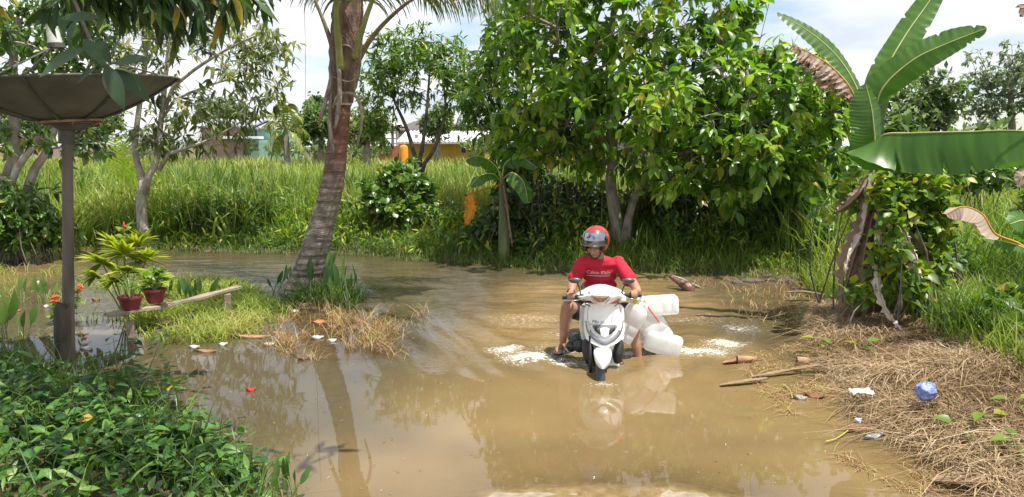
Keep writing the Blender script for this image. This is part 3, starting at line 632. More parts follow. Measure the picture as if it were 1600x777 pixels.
# --- near mango whose branches hang over the dish
nm = make_tree('mango tree whose long dark leaves hang in from the top left over the satellite dish', 'tree',
    [([Vector((-5.6, 4.2, .15)), Vector((-5.3, 4.3, 2)), Vector((-4.6, 4.5, 3.4)), Vector((-3.4, 4.8, 4.0))], .17, .07)],
    [(270, -38, 5.2, 90, 44, .5, 24), (350, -62, 5.6, 50, 40, .4, 8), (170, -60, 4.8, 80, 48, .5, 18), (60, -150, 5, 200, 90, 1.1, 40), (-250, -60, 5, 200, 160, 1.2, 40), (Vector((-1.5, 3.4, 4.3)), 1.6, 1.3, .5, 34), (Vector((-2.7, 4.6, 4.2)), 1.2, 1.1, .4, 34), (Vector((-1.15, 2.3, 3.7)), .7, .6, .35, 16)],  # last three crown clumps, out of view, added to shade weeds and twig
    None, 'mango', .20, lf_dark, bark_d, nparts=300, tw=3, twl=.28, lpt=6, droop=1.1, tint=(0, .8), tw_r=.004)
# the few big leaves nearest the lens, over the dish
t = thing('overhanging_twig', tuple(P(150, 60, 2.6)), 'twig with a few very large dark leaves close above the satellite dish', 'twig')
mb = MB(); mb.tube(crv([P(60, -60, 2.9), P(110, -10, 2.8), P(135, 50, 2.7), P(160, 95, 2.6), P(175, 110, 2.6)], 12), [.006] * 12, 5); build(mb, 'stem', bark_d, t)
for (a, b, Y) in [((158, 28), (88, 20), 2.6), ((130, 60), (158, 94), 2.55), ((135, 75), (50, 108), 2.55), ((175, 100), (228, 82), 2.6), ((150, 60), (170, 95), 2.8), ((165, 100), (190, 165), 2.5), ((178, 108), (215, 140), 2.6), ((180, 105), (232, 150), 2.7), ((150, 105), (115, 125), 2.6), ((170, 100), (178, 55), 2.8), ((120, 30), (100, 62), 2.7)]:
    A_ = np.array([tuple(P(*a, Y))]); d_ = np.array([tuple(P(*b, Y - .05))]) - A_
    foliage(t, A_, d_, np.array([np.linalg.norm(d_)]), 'bigleaf', lf_dark, 1, up=np.array([[0, -.75, .65]]), jit=.1, tint=np.array([RD.uniform(0, .3)]), minpx=0)  # low tint puts overhead shade into the colour of these leaves
# --- round leaved bush
make_tree('dense round bush with pale glossy leaves on the far bank right of the palm trunk', 'bush',
    [([at(620, 15.3), P(622, 350, 15.3), P(624, 310, 15.3)], .03, .02)],
    [(622, 320, 15.2, 62, 55, .75, 90), (600, 350, 15.1, 52, 32, .6, 34), (650, 345, 15.1, 48, 35, .6, 34), (625, 285, 15.3, 40, 28, .5, 26)],
    None, 'round', .16, lf_bush, bark_d, nparts=260, tw=4, twl=.16, lpt=6, droop=.2, tint=(.2, 1), clumps_out=.35, name='bush')
for (px, py, Y, lab, k) in [(560, 300, 15.8, 'low taro-like plant with big soft leaves left of the round bush', 9), (682, 285, 15.6, 'low taro-like plant with big soft leaves right of the round bush', 8), (1140, 330, 13.6, 'broad-leaved weed in the light patch right of the big trunk', 10), (880, 350, 14.2, 'broad-leaved weed in the shade left of the big trunk', 8)]:
    b0 = at(px, Y); t = thing('broad_leaf_plant', tuple(b0), lab, 'plant'); mb = MB(); tips = []
    for i in range(k):
        c = P(px + RD.uniform(-28, 28), py + RD.uniform(-12, 30), Y + RD.uniform(-.3, .3)); tips.append(tuple(c)); mb.tube(crv([b0, (b0 + c) / 2 + Vector((0, 0, .12)), c], 6), [.007] * 6, 4)
    build(mb, 'stem', bark_g, t); tips = np.array(tips); d = tips - np.array(tuple(b0)); d[:, 2] = -.25; foliage(t, tips, d, rng.uniform(.22, .36, k), 'ovate', lf_bush, k, jit=.3, tint=rng.uniform(.5, 1, k))
# --- undergrowth in the shade of the big tree
def mass(name, label, cat, m, key, size, blobs, kind=None, n_per=1, dr=.3, nparts=0, tint=(0, 1)):
    c0 = P(*blobs[0][:3]); z = gh(c0.x, c0.y)[0]; t = thing(name, (c0.x, c0.y, z), label, cat); PP = []
    for (px, py, Y, rx, rz, ry, k) in blobs:
        c = np.array(tuple(P(px, py, Y))); d = unit(rng.normal(size=(k, 3))) * (rng.uniform(0, 1, (k, 1)) ** .4); PP.append(c + d * np.array([rx / ppm(Y), ry, rz / ppm(Y)]))
    PP = np.concatenate(PP); g_ = gh(PP[:, 0], PP[:, 1]); PP = PP[PP[:, 2] > g_ + .02]
    mb = MB()
    for i in range(0, len(PP), max(1, len(PP) // 60)):
        p = Vector(PP[i]); q = Vector((p.x + RD.gauss(0, .2), p.y + RD.gauss(0, .2), gh(p.x, p.y)[0] - .05)); mb.tube(crv([q, (p + q) / 2 + Vector((RD.gauss(0, .1), RD.gauss(0, .1), 0)), p], 6), [.012, .011, .01, .008, .006, .005], 4)
    build(mb, 'stems', bark_d, t, kind='stuff')
    d = unit(rng.normal(size=(len(PP), 3)) + np.array([0, -.3, -dr])); tn = np.clip(rng.uniform(*tint, len(PP)), 0, 1)
    foliage(t, PP, d, size * rng.uniform(.6, 1.3, len(PP)), key, m, nparts, tint=tn); return t
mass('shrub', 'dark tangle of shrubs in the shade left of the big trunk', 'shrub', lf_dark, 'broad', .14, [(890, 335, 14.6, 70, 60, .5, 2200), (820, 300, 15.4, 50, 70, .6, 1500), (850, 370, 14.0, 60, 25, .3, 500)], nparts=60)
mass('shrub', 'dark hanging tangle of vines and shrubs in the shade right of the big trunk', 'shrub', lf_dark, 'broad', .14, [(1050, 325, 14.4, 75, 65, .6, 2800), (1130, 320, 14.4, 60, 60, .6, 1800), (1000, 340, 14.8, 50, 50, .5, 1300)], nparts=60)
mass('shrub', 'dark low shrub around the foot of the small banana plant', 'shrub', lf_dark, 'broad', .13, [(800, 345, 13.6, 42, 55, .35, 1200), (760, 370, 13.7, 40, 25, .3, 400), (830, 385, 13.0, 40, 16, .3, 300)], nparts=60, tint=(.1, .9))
mass('shrub', 'leafy shrub under the drooping right side of the big tree', 'shrub', lf_bush, 'broad', .16, [(1200, 300, 14.6, 40, 50, .6, 900), (1290, 390, 11.4, 22, 50, .4, 700), (1225, 320, 13.2, 45, 45, .5, 800), (1150, 345, 13.8, 40, 35, .4, 500)], nparts=60)
mass('shrub', 'thick green shrub at the foot of the leaning trunks at the far left edge', 'shrub', lf_bush, 'broad', .15, [(15, 345, 12.8, 60, 50, .6, 1500), (80, 362, 13.4, 45, 24, .5, 700)], nparts=60, tint=(.2, 1))
mb = MB()   # reeds and tall dark grass beneath the big tree
n = 4500; xx = rng.uniform(.2, 6.8, n); e = np.interp(xx, far[:13, 0], far[:13, 1]); yy = e + rng.uniform(.3, 3.2, n)
blades(mb, xx, yy, rng.uniform(.15, .8, n) * sstep(0, 2.0, yy - e + .3), rng.uniform(.010, .024, n), .5, np.clip(.3 + .5 * fbm(xx, yy, 2, 8) + rng.normal(0, .2, n), 0, 1))
build(mb, 'reeds', grass_f, kind='stuff', recalc=False)
# leafy weeds mixed into the front of the tall grass
mb = MB(); n = 15000; xx = rng.uniform(-9.5, 6.5, n); e = np.interp(xx, far[:13, 0], far[:13, 1]); yy = e + rng.uniform(.1, 3.0, n); k = fbm(xx * .9, yy * .9, 3, 88) > -.02; xx, yy, e = xx[k], yy[k], e[k]; n = len(xx)
pz = gh(xx, yy) + rng.uniform(.05, 1, n) * (.25 + .5 * sstep(0, 2, yy - e)) * (.6 + .8 * (fbm(xx * .6, yy * .6, 2, 89) + .4)); mb.tpl(TPL['mango'][0], TPL['mango'][1], frames(rng.normal(size=(n, 3)) + [0, -.3, -.2], None, .5), np.stack([xx, yy, pz], 1), rng.uniform(.08, .20, n), np.clip(rng.uniform(0, 1, n), 0, 1)); build(mb, 'bank_weeds', lf_vine, kind='stuff', recalc=False)
# hanging vines in the shade beneath the big tree
mb = MB()
for k in range(170):
    px = RD.uniform(820, 1300); Y_ = RD.uniform(13.0, 14.6); a = P(px, RD.uniform(170, 250), Y_); b = a + Vector((RD.gauss(0, .15), RD.gauss(0, .1), 0)); b.z = max(gh(b.x, b.y)[0], a.z - RD.uniform(.6, 2.4)); mb.tube(crv([a, (a + b) / 2 + Vector((RD.gauss(0, .08), 0, 0)), b], 7), RD.uniform(.003, .008), 3, cap=False)
build(mb, 'hanging_vines', mat('vine_stem', (.20, .16, .10), (.10, .08, .05), rough=.9, bump=0), kind='stuff', recalc=False)
# --- background trees
def far_tree(label, px, py0, py1, Y, w, m, k=40, trunk=.2, key='far', size=.32, flat=0, name='far_tree', grp='trees far behind the field', low=.35, lpt=6):
    H = (py1 - py0); b0 = at(px, Y)
    return make_tree(label, 'tree', [([b0, P(px + w * .03, py1 - H * .35, Y), P(px, py0 + H * .3, Y), P(px, py0 + H * .12, Y)], trunk, trunk * .25)],
        [(px, py0 + H * (.5 - low * .3), Y, w * .5, H * (.5 - low * .3), w * .5 / ppm(Y), k), (px + w * .18, py0 + H * .28, Y, w * .3, H * .2, w * .3 / ppm(Y), k // 2), (px - w * .22, py0 + H * .42, Y, w * .28, H * .22, w * .3 / ppm(Y), k // 2)],
        None, key, size, m, bark_g, tw=4, twl=size * 1.6, lpt=lpt, droop=.3, name=name, group=grp, flat=flat, tw_r=.012, clumps_out=.5)
far_tree('dense far tree with a rounded crown just left of the palm trunk', 500, 165, 240, 46, 78, lf_far, 80, size=.32)
far_tree('dark pointed far tree rising behind the rounded crown left of the palm trunk', 494, 148, 230, 52, 30, lf_dark, 34, size=.28)
far_tree('tall narrow pale green far tree between the dark roof and the brown plank house', 683, 166, 232, 48, 38, lf_far, 60, size=.28)
far_tree('bushy olive far tree between the palm trunk and the round mango', 572, 175, 240, 40, 60, lf_olive, 70, size=.28)
far_tree('far green tree behind the field left of the slim forked tree', 150, 165, 238, 50, 90, lf_far, 70)
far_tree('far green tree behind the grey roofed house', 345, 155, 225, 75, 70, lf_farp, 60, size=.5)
far_tree('spreading far tree with open layered crown right of the banana plant', 1440, 118, 300, 30, 120, lf_far, 70, size=.28, low=.8)
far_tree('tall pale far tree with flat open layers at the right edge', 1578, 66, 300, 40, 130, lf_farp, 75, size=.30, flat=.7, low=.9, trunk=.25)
far_tree('round dark green far tree below the pale layered one', 1520, 212, 330, 24, 110, lf_far, 90, size=.4)
far_tree('bushy far tree behind the banana stem', 1405, 205, 320, 22, 80, lf_far, 50, size=.35)
far_tree('bushy far tree at the right edge behind the big banana leaf', 1640, 215, 330, 18, 90, lf_bush, 60, size=.3)
far_tree('far tree seen low through the big tree to the right of its trunk', 1060, 180, 260, 42, 120, lf_far, 80)
far_tree('far tree seen low through the big tree above the rider', 900, 185, 260, 45, 110, lf_far, 80)
far_tree('far tree seen low through the right side of the big tree', 1230, 190, 280, 36, 120, lf_far, 80)
far_tree('far tree behind the trunks at the left edge', 30, 175, 240, 45, 110, lf_far, 70)

mass('far_bushes', 'low line of bushes before the far houses', 'bushes', lf_far, 'far', .30, [(470, 232, 50, 60, 12, 1.5, 500), (560, 232, 48, 50, 16, 1.5, 600), (780, 225, 46, 60, 20, 1.5, 700), (240, 232, 52, 90, 12, 1.5, 500)])

# ================================================================== coconut palm
m, t, b = newmat('coconut_bark'); b.inputs['Roughness'].default_value = .9
tcn = t.nodes.new('ShaderNodeTexCoord'); sx = t.nodes.new('ShaderNodeSeparateXYZ'); t.links.new(tcn.outputs['Object'], sx.inputs[0])
low, _ = nzr(t, tcn.outputs['Object'], 9, (.085, .07, .055), (.22, .19, .155)); hi_, hf = nzr(t, tcn.outputs['Object'], 7, (.085, .038, .024), (.20, .095, .06))
nn = t.nodes.new('ShaderNodeTexNoise'); nn.inputs['Scale'].default_value = 2; t.links.new(tcn.outputs['Object'], nn.inputs['Vector'])
zf = mth('ADD', mth('MULTIPLY', mth('SUBTRACT', sx.outputs[2], 1.25, t), 1.6, t), mth('MULTIPLY', mth('SUBTRACT', nn.outputs['Fac'], .5, t), 1.6, t), t); zf = mth('MINIMUM', mth('MAXIMUM', zf, 0.0, t), 1.0, t)
mxn = t.nodes.new('ShaderNodeMix'); mxn.data_type = 'RGBA'; t.links.new(zf, mxn.inputs['Factor']); t.links.new(low, mxn.inputs['A']); t.links.new(hi_, mxn.inputs['B'])
at_ = t.nodes.new('ShaderNodeAttribute'); at_.attribute_name = 'tint'; mx2 = t.nodes.new('ShaderNodeMix'); mx2.data_type = 'RGBA'; t.links.new(at_.outputs['Fac'], mx2.inputs['Factor']); t.links.new(mxn.outputs['Result'], mx2.inputs['A']); mx2.inputs['B'].default_value = (.40, .34, .27, 1)
t.links.new(mx2.outputs['Result'], b.inputs['Base Color'])
mpn = t.nodes.new('ShaderNodeMapping'); mpn.inputs['Scale'].default_value = (1, 1, 5); t.links.new(tcn.outputs['Object'], mpn.inputs[0]); nb = t.nodes.new('ShaderNodeTexNoise'); nb.inputs['Scale'].default_value = 14; nb.inputs['Detail'].default_value = 6; t.links.new(mpn.outputs[0], nb.inputs['Vector'])
bp = t.nodes.new('ShaderNodeBump'); bp.inputs['Strength'].default_value = .8; bp.inputs['Distance'].default_value = .02; t.links.new(nb.outputs['Fac'], bp.inputs['Height']); t.links.new(bp.outputs[0], b.inputs['Normal'])
coco_bark = m
Yc = 10.0; c0 = P(478, 462, Yc); c0.z = 0
palm = thing('coconut_palm', tuple(c0), 'coconut palm with leaning ringed trunk rising out of the water at left', 'palm tree')
tp_ = [P(470, 470, Yc), P(486, 410, Yc), P(503, 350, Yc), P(519, 290, Yc), P(527, 235, Yc), P(533, 170, Yc), P(538, 110, Yc), P(541, 50, Yc), P(545, -10, Yc), P(548, -60, Yc)]
rpx = [33, 24, 19.5, 17.5, 15.5, 14.5, 17, 18, 17, 15]
nR = 190; cl = crv(tp_, nR); rr_ = np.interp(np.linspace(0, len(rpx) - 1, nR), range(len(rpx)), rpx) / ppm(Yc)
ns = 28; A = np.zeros((nR, ns, 3)); tt_ = np.zeros((nR, ns)); zr = 0; nxt = 0
ringpos = []; s_ = 0
while s_ < nR: ringpos.append(s_); s_ += RD.choice([4, 5, 5, 6, 7]) if s_ > 60 else RD.choice([3, 4, 5])
for i in range(nR):
    base_i = max([r for r in ringpos if r <= i]); fr_ = (i - base_i) / 5
    for k in range(ns):
        th = 2 * math.pi * k / ns; tilt = .012 * math.sin(th + base_i * .7)
        rad = rr_[i] * (1.0 - .035 * min(fr_, 1) + .05 * (i == base_i)) * (1 + .03 * math.sin(3 * th + i * .05)) + RD.gauss(0, .0018)
        if i < 14: rad *= 1 + .35 * ((14 - i) / 14) ** 2 * (1 + .25 * math.sin(5 * th))
        A[i, k] = cl[i] + Vector((rad * math.cos(th), rad * math.sin(th), tilt)); tt_[i, k] = (i == base_i) * RD.uniform(.0, .45) if RD.random() < .85 else 0
mb = MB(); mb.grid(np.transpose(A, (1, 0, 2)), tint=tt_.T.copy(), closeu=True); build(mb, 'trunk', coco_bark, palm, smooth=True, sharp=None)
pet_m = mat('palm_petiole', (.24, .27, .07), (.16, .17, .05), rough=.45, vs=5, bump=.1); pet_d = mat('shaded_petiole', (.23, .17, .09), (.12, .09, .05), rough=.7)  # the brown one puts crown shade into the petiole colour
lfl = leafmat('palm_leaflet', [(.05, .075, .02), (.08, .115, .03), (.13, .16, .05), (.22, .20, .09)], trans=.3, rough=.4)
fib = mat('sheath_fibre', (.30, .25, .20), (.16, .12, .09), rough=.95, vs=20, bump=.8, bs=60, stretch=(1, 1, .3))
def frond(pts, r0, nl, L0, pm_, parent=palm, lm=lfl, start=.22, hang=.9, parts=0, ldw=.026):
    c = crv(pts, 40); mb = MB(); mb.tube(c, [r0 * (1 - .93 * (i / 39) ** .7) for i in range(40)], 7, ell=.6); fo = build(mb, 'frond', pm_, parent, smooth=True)
    mb = MB(); V = []; 
    for side in (-1, 1):
        for k in range(nl):
            s_ = start + (1 - start) * (k + RD.random() * .5) / nl; i = min(38, int(s_ * 39)); p = c[i].lerp(c[i + 1], s_ * 39 - i); tg = (c[i + 1] - c[i]).normalized()
            sd = tg.cross(Vector((0, 0, 1))); sd = sd.normalized() if sd.length > .05 else Vector((1, 0, 0)); sd *= side
            Ll = L0 * (.55 + .45 * math.sin(math.pi * min(1, (s_ - start) / (1 - start) * .8 + .15))) * RD.uniform(.8, 1.1)
            q = []; pos = p.copy(); d = (sd * .9 + tg * .55 + Vector((0, 0, .25 - hang * .2))).normalized()
            w_ = tg.cross(d).normalized(); rows = 5
            for j in range(rows + 1):
                ww = ldw * (1 - (j / rows) ** 2 * .8) / 2; cr = d.cross(w_).normalized()
                q.append((pos - cr * ww, pos + cr * ww)); d = (d + Vector((RD.gauss(0, .03), RD.gauss(0, .03), -hang * (.32 + .1 * j)))).normalized(); pos = pos + d * (Ll / rows)
            Vv = [tuple(v) for a in q for v in a]; F = [(2 * j, 2 * j + 1, 2 * j + 3, 2 * j + 2) for j in range(rows)]
            mb.add(Vv, F, RD.uniform(.2, 1))
    o = build(mb, 'leaflets', lm, fo, recalc=False, smooth=True); o['kind'] = 'stuff'
Cz = Yc
def fr_(pl, *a, **k): frond([P(*p) for p in pl], *a, **k)
fr_([(533, 110, Yc - .18), (527, 50, Yc - .3), (523, -10, Yc - .45), (505, -90, Yc - .8), (460, -150, Yc - 1.3), (400, -120, Yc - 1.8)], .06, 55, .8, pet_m, start=.42)
fr_([(552, 92, Yc - .15), (566, 45, Yc - .25), (582, 0, Yc - .3), (615, -75, Yc - .5), (680, -130, Yc - .8), (770, -130, Yc - 1)], .055, 55, .8, pet_m, start=.42)
fr_([(520, 75, Yc), (508, 40, Yc), (494, 5, Yc), (475, -40, Yc), (430, -75, Yc + .1), (370, -60, Yc + .2)], .04, 50, .62, pet_d, start=.4)
fr_([(556, 100, Yc + .05), (580, 60, Yc), (612, 25, Yc - .1), (650, -4, Yc - .2), (700, -22, Yc - .3), (752, -22, Yc - .4), (780, -8, Yc - .5)], .045, 60, .62, pet_d, start=.5)
fr_([(548, 40, Yc), (556, 0, Yc + .1), (560, -60, Yc + .3), (590, -140, Yc + .8), (680, -160, Yc + 1.3)], .07, 50, .8, pet_m)
fr_([(536, 30, Yc), (530, -30, Yc + .2), (510, -110, Yc + .6), (450, -150, Yc + 1.2), (380, -110, Yc + 1.7)], .07, 50, .8, pet_m)
fr_([(542, 10, Yc - .1), (545, -60, Yc - .4), (560, -150, Yc - 1), (600, -190, Yc - 1.9)], .07, 50, .8, pet_m)
fr_([(545, 0, Yc), (520, -90, Yc + .1), (440, -170, Yc), (330, -150, Yc - .1), (270, -90, Yc - .2)], .07, 50, .8, pet_m)
fr_([(548, 0, Yc), (580, -80, Yc), (660, -150, Yc + .1), (760, -140, Yc + .2), (830, -80, Yc + .3)], .07, 50, .8, pet_m)
# old sheaths, wrapped fibre and broken petiole stubs round the crown base
for (a, r_) in [([(517, 78, Yc - .1), (518, 120, Yc - .12), (508, 160, Yc - .12), (498, 195, Yc - .1)][:4], .03), ([(520, 170, Yc - .17), (530, 148, Yc - .21), (556, 150, Yc - .18), (566, 185, Yc - .15), (558, 230, Yc - .16)], .022),
                ([(522, 75, Yc - .18), (545, 72, Yc - .22), (563, 95, Yc - .14)], .025), ([(518, 130, Yc - .1), (515, 190, Yc - .14), (521, 240, Yc - .17)], .026), ([(520, 120, Yc - .16), (545, 128, Yc - .22), (562, 118, Yc - .12)], .02), ([(524, 200, Yc - .2), (531, 150, Yc - .22), (528, 90, Yc - .2)], .03)]:
    mb = MB(); c = crv([P(*q) for q in a], 14); mb.tube(c, [r_ * (.6 + .5 * math.sin(math.pi * (i / 13)) + RD.uniform(-.1, .1)) for i in range(14)], 7, ell=.5); build(mb, 'old_sheath', fib, palm, smooth=True)
mb = MB(); i_a = min(range(nR), key=lambda i: abs(cl[i].z - P(538, 160, Yc).z)); A = np.zeros((24, 26, 3))
for k in range(24):
    for j in range(26):
        th = 2 * math.pi * k / 24; ii = min(nR - 1, int(i_a + j * 2.4)); rw = rr_[ii] * (1.16 + .22 * math.sin(math.pi * j / 25) + .25 * float(vn(th * 2.2 + j * .35, j * .5, 3)) + .10 * float(vn(th * 6, j * 1.3, 5)))
        A[k, j] = cl[ii] + Vector((rw * math.cos(th), rw * math.sin(th), 0))
mb.grid(A, closeu=True); build(mb, 'leaf_sheath', mat('dark_fibre', (.20, .13, .09), (.09, .055, .04), rough=.95, vs=16, bump=1.0, bs=50, stretch=(1, 1, .3)), palm, smooth=True)
# band painted / tied on the trunk
mb = MB(); i0 = int(nR * .535); th = np.linspace(0, 2 * math.pi, 29)[:-1]; ic = min(range(nR), key=lambda i: abs(cl[i].z - P(533, 165, Yc).z))
B = np.zeros((28, 2, 3))
for k, a in enumerate(th):
    for j, dz in enumerate((0, .035)): B[k, j] = cl[ic] + Vector((math.cos(a) * (rr_[ic] * 1.07), math.sin(a) * (rr_[ic] * 1.07), dz + .01 * math.sin(a)))
mb.grid(B, closeu=True); build(mb, 'tied_band', mat('pale_band', (.50, .40, .32), rough=.8), palm, smooth=True)
# far small coconut palm
pb = at(452, 42); fpalm = thing('coconut_palm', tuple(pb), 'small far coconut palm with yellowish fronds beside the green house', 'palm tree')
mb = MB(); top = P(446, 212, 42); mb.tube(crv([pb, (pb + top) / 2, top], 8), [.18] * 8, 7); build(mb, 'trunk', bark_g, fpalm)
for (dx_, dy_) in [(-30, 15), (-34, -15), (-20, -38), (-6, -52), (8, -50), (24, -30), (34, -4), (28, 22), (-18, 30)]:
    c = top; e = P(446 + dx_, 212 + dy_, 42 + RD.uniform(-1, 1)); mid = (c + e) / 2 + Vector((0, 0, .5)); frond([c, mid, e + Vector((0, 0, 0))], .05, 16, .75, pet_m, fpalm, leafmat('far_frond', [(.12, .16, .03), (.20, .26, .05), (.30, .30, .08)]) if 'FFM' not in globals() else FFM, ldw=.09)
    if 'FFM' not in globals(): FFM = bpy.data.materials['far_frond']

# ================================================================== banana plants
def banmat(name, c1, c2, tr=.35, tc=(1.6, 1.9, .6)):
    m = leafmat(name, [c1, c2], trans=tr, rough=.38, tcol=tc); return m
ban_m = banmat('banana_leaf', (.04, .10, .018), (.10, .21, .03), .45); dead_m = leafmat('dead_banana_leaf', [(.13, .075, .045), (.32, .22, .155), (.64, .56, .48)], trans=.15, rough=.8, tcol=(1, .85, .7))
rib_m = mat('banana_midrib', (.40, .42, .16), (.30, .34, .10), rough=.45, bump=0); org_m = leafmat('orange_dead_leaf', [(.55, .22, .02), (.72, .33, .03), (.60, .20, .02)], trans=.4, rough=.6, tcol=(1.3, 1, .5))
def banana_leaf(parent, pts, Wl, m, up=(0, 0, 1), foldL=.2, foldR=.2, curl=.0, nL=84, nW=8, torn=0, name='leaf', w0=.05, rib=rib_m, tip=1.0, pleat=.005, ribr=.012, label=None, tintv=None, stalk=0.0):
    c = crv(pts, nL); mb = MB(); U = Vector(up)
    for side, fold in ((-1, foldL), (1, foldR)):
        A = np.zeros((nL, nW + 1, 3)); tt = np.zeros((nL, nW + 1)); tear = 0
        for i in range(nL):
            s = i / (nL - 1); tg = (c[min(i + 1, nL - 1)] - c[max(i - 1, 0)]).normalized(); sd = tg.cross(U).normalized() * side; n = sd.cross(tg) * side; n.normalize()
            if n.dot(U) < 0: n = -n
            s2 = max(0, (s - stalk) / (1 - stalk)); w = Wl * (min(1, (s2 / .16 + w0)) ** .55) * (max(0, 1 - s2 ** 3.2) ** .55 if tip else 1) * (s2 > 0)
            if torn and RD.random() < torn: w *= RD.uniform(.35, .9)
            if m is ban_m and RD.random() < .05: w *= RD.uniform(.6, .85)
            rj = RD.uniform(-.10, .10); w *= 1 + .07 * math.sin(s * 11 + side)
            for j in range(nW + 1):
                q = j / nW; ang = -fold - curl * q; off = sd * (math.cos(ang) * w * q) + n * (math.sin(ang) * w * q)
                off += n * (pleat * math.sin(i * 1.9 + q * 2.5) * q + .025 * w * 4 * math.sin(s * 9 + side) * q * q) + tg * (w * .30 * q * q)
                if torn: off += Vector((RD.gauss(0, .01), RD.gauss(0, .01), RD.gauss(0, .012))) * q
                A[i, j] = c[i] + off; tt[i, j] = (.5 + rj + .25 * math.sin(i * .9) * math.sin(i * .37 + 1)) if tintv is None else tintv + rj * (.5 + .5 * q)
        mb.grid(A, tint=np.clip(tt, 0, 1))
    o = build(mb, name, m, parent, smooth=True, recalc=False, label=label)
    mb = MB(); mb.tube(c, [ribr * (1.15 - s / nL) for s in range(nL)], 6); build(mb, 'midrib', rib, o, smooth=True)
    return o
Yn = 8.2; bb = gp(1345, 490, .2); bb = Vector((P(1345, 400, Yn).x, Yn, .2))
ban = thing('banana_plant', tuple(bb), 'large banana plant with dead leaves hanging down its stem, right bank', 'banana plant')
stem_m = mat('banana_pseudostem', (.30, .21, .12), (.12, .085, .05), rough=.85, vs=5, bump=.5, bs=18, stretch=(1, 1, .25))
def pseudostem(parent, pts, r0, r1):
    c = crv(pts, 26); mb = MB()
    for off, a, k0, k1, rr2 in [(0, 0, 0, 26, 1), (.35, .5, 0, 18, .8), (.35, 2.6, 0, 21, .75), (.35, 4.4, 0, 15, .8)]:
        pp = [c[i] + Vector((math.cos(a + i * .05), math.sin(a + i * .05), 0)) * r0 * off * (1 - i / 30) for i in range(k0, k1)]
        mb.tube(pp, [(r0 + (r1 - r0) * i / 25) * rr2 * (1 - .7 * (i / k1) ** 6) for i in range(k0, k1)], 12)
    return build(mb, 'pseudostem', stem_m, parent, smooth=True)
pseudostem(ban, [(bb.x, bb.y, .05), tuple(P(1345, 420, Yn)), tuple(P(1352, 350, Yn)), tuple(P(1362, 290, Yn)), tuple(P(1368, 245, Yn))], .15, .045)
def L(*p): return [P(*q) for q in p]
banana_leaf(ban, L((1368, 250, Yn), (1352, 180, Yn), (1335, 130, Yn + .1), (1305, 85, Yn + .2), (1262, 48, Yn + .3), (1214, 20, Yn + .4)), .135, ban_m, up=(.35, -.9, .3), stalk=.2, foldL=.15, foldR=.3)
banana_leaf(ban, L((1366, 252, Yn), (1350, 195, Yn - .05), (1330, 140, Yn - .05), (1300, 105, Yn - .05), (1270, 85, Yn - .05), (1240, 70, Yn - .05)), .20, dead_m, up=(.3, -.85, .4), stalk=.32, foldL=.3, foldR=2.4, torn=.5, rib=mat('dead_midrib', (.55, .33, .08), rough=.7), pleat=.02)
banana_leaf(ban, L((1370, 245, Yn), (1368, 180, Yn), (1385, 110, Yn + .1), (1415, 55, Yn + .2), (1450, 5, Yn + .3), (1490, -55, Yn + .4)), .17, ban_m, up=(-.3, -.8, .45), stalk=.2, foldL=.25, foldR=.35)
banana_leaf(ban, L((1371, 248, Yn), (1368, 190, Yn - .05), (1378, 140, Yn - .1), (1425, 95, Yn - .2), (1480, 68, Yn - .3), (1542, 44, Yn - .4)), .18, ban_m, up=(-.15, -.75, .5), stalk=.12, foldL=-.1, foldR=.6)
banana_leaf(ban, L((1371, 262, Yn - .1), (1368, 235, Yn - .14), (1366, 205, Yn - .17), (1362, 170, Yn - .16), (1353, 132, Yn - .1)), .25, ban_m, up=(.25, -.95, .1), stalk=.0, foldL=.5, foldR=.35, w0=.35)
banana_leaf(ban, L((1368, 240, Yn - .1), (1380, 212, Yn - .6), (1430, 208, Yn - .9), (1510, 206, Yn - 1.2), (1600, 205, Yn - 1.5), (1720, 225, Yn - 1.8)), .39, ban_m, up=(.1, -.55, .8), stalk=.04, foldL=1.5, foldR=.85, curl=.1, w0=.25)
for (pl, wd, tv) in [([(1362, 280, Yn - .1), (1350, 330, Yn - .2), (1338, 390, Yn - .25), (1320, 455, Yn - .3)], .07, .3), ([(1372, 270, Yn - .12), (1376, 350, Yn - .25), (1372, 430, Yn - .75), (1382, 480, Yn - .9), (1410, 518, Yn - 1.1)], .075, .95),
                 ([(1360, 275, Yn - .1), (1345, 300, Yn - .15), (1325, 320, Yn - .15), (1305, 332, Yn - .1)], .10, .35), ([(1366, 262, Yn - .14), (1358, 315, Yn - .22), (1345, 370, Yn - .3), (1328, 400, Yn - .36), (1322, 425, Yn - .4)], .06, .95),
                 ([(1355, 330, Yn - .1), (1330, 380, Yn - .2), (1318, 430, Yn - .25), (1316, 480, Yn - .3)], .10, .35), ([(1365, 330, Yn - .2), (1350, 400, Yn - .3), (1345, 460, Yn - .35), (1350, 500, Yn - .4)], .10, .15), ([(1372, 330, Yn - .1), (1400, 380, Yn - .1), (1412, 430, Yn - .2), (1415, 462, Yn - .3)], .07, .3)]:
    banana_leaf(ban, L(*pl), wd, dead_m, up=(RD.uniform(-.3, .3), -1, .2), foldL=1.0, foldR=.9, torn=.3, nL=30, nW=4, pleat=.015, rib=dead_m, name='dead_leaf', tintv=tv, w0=.3, ribr=.008)
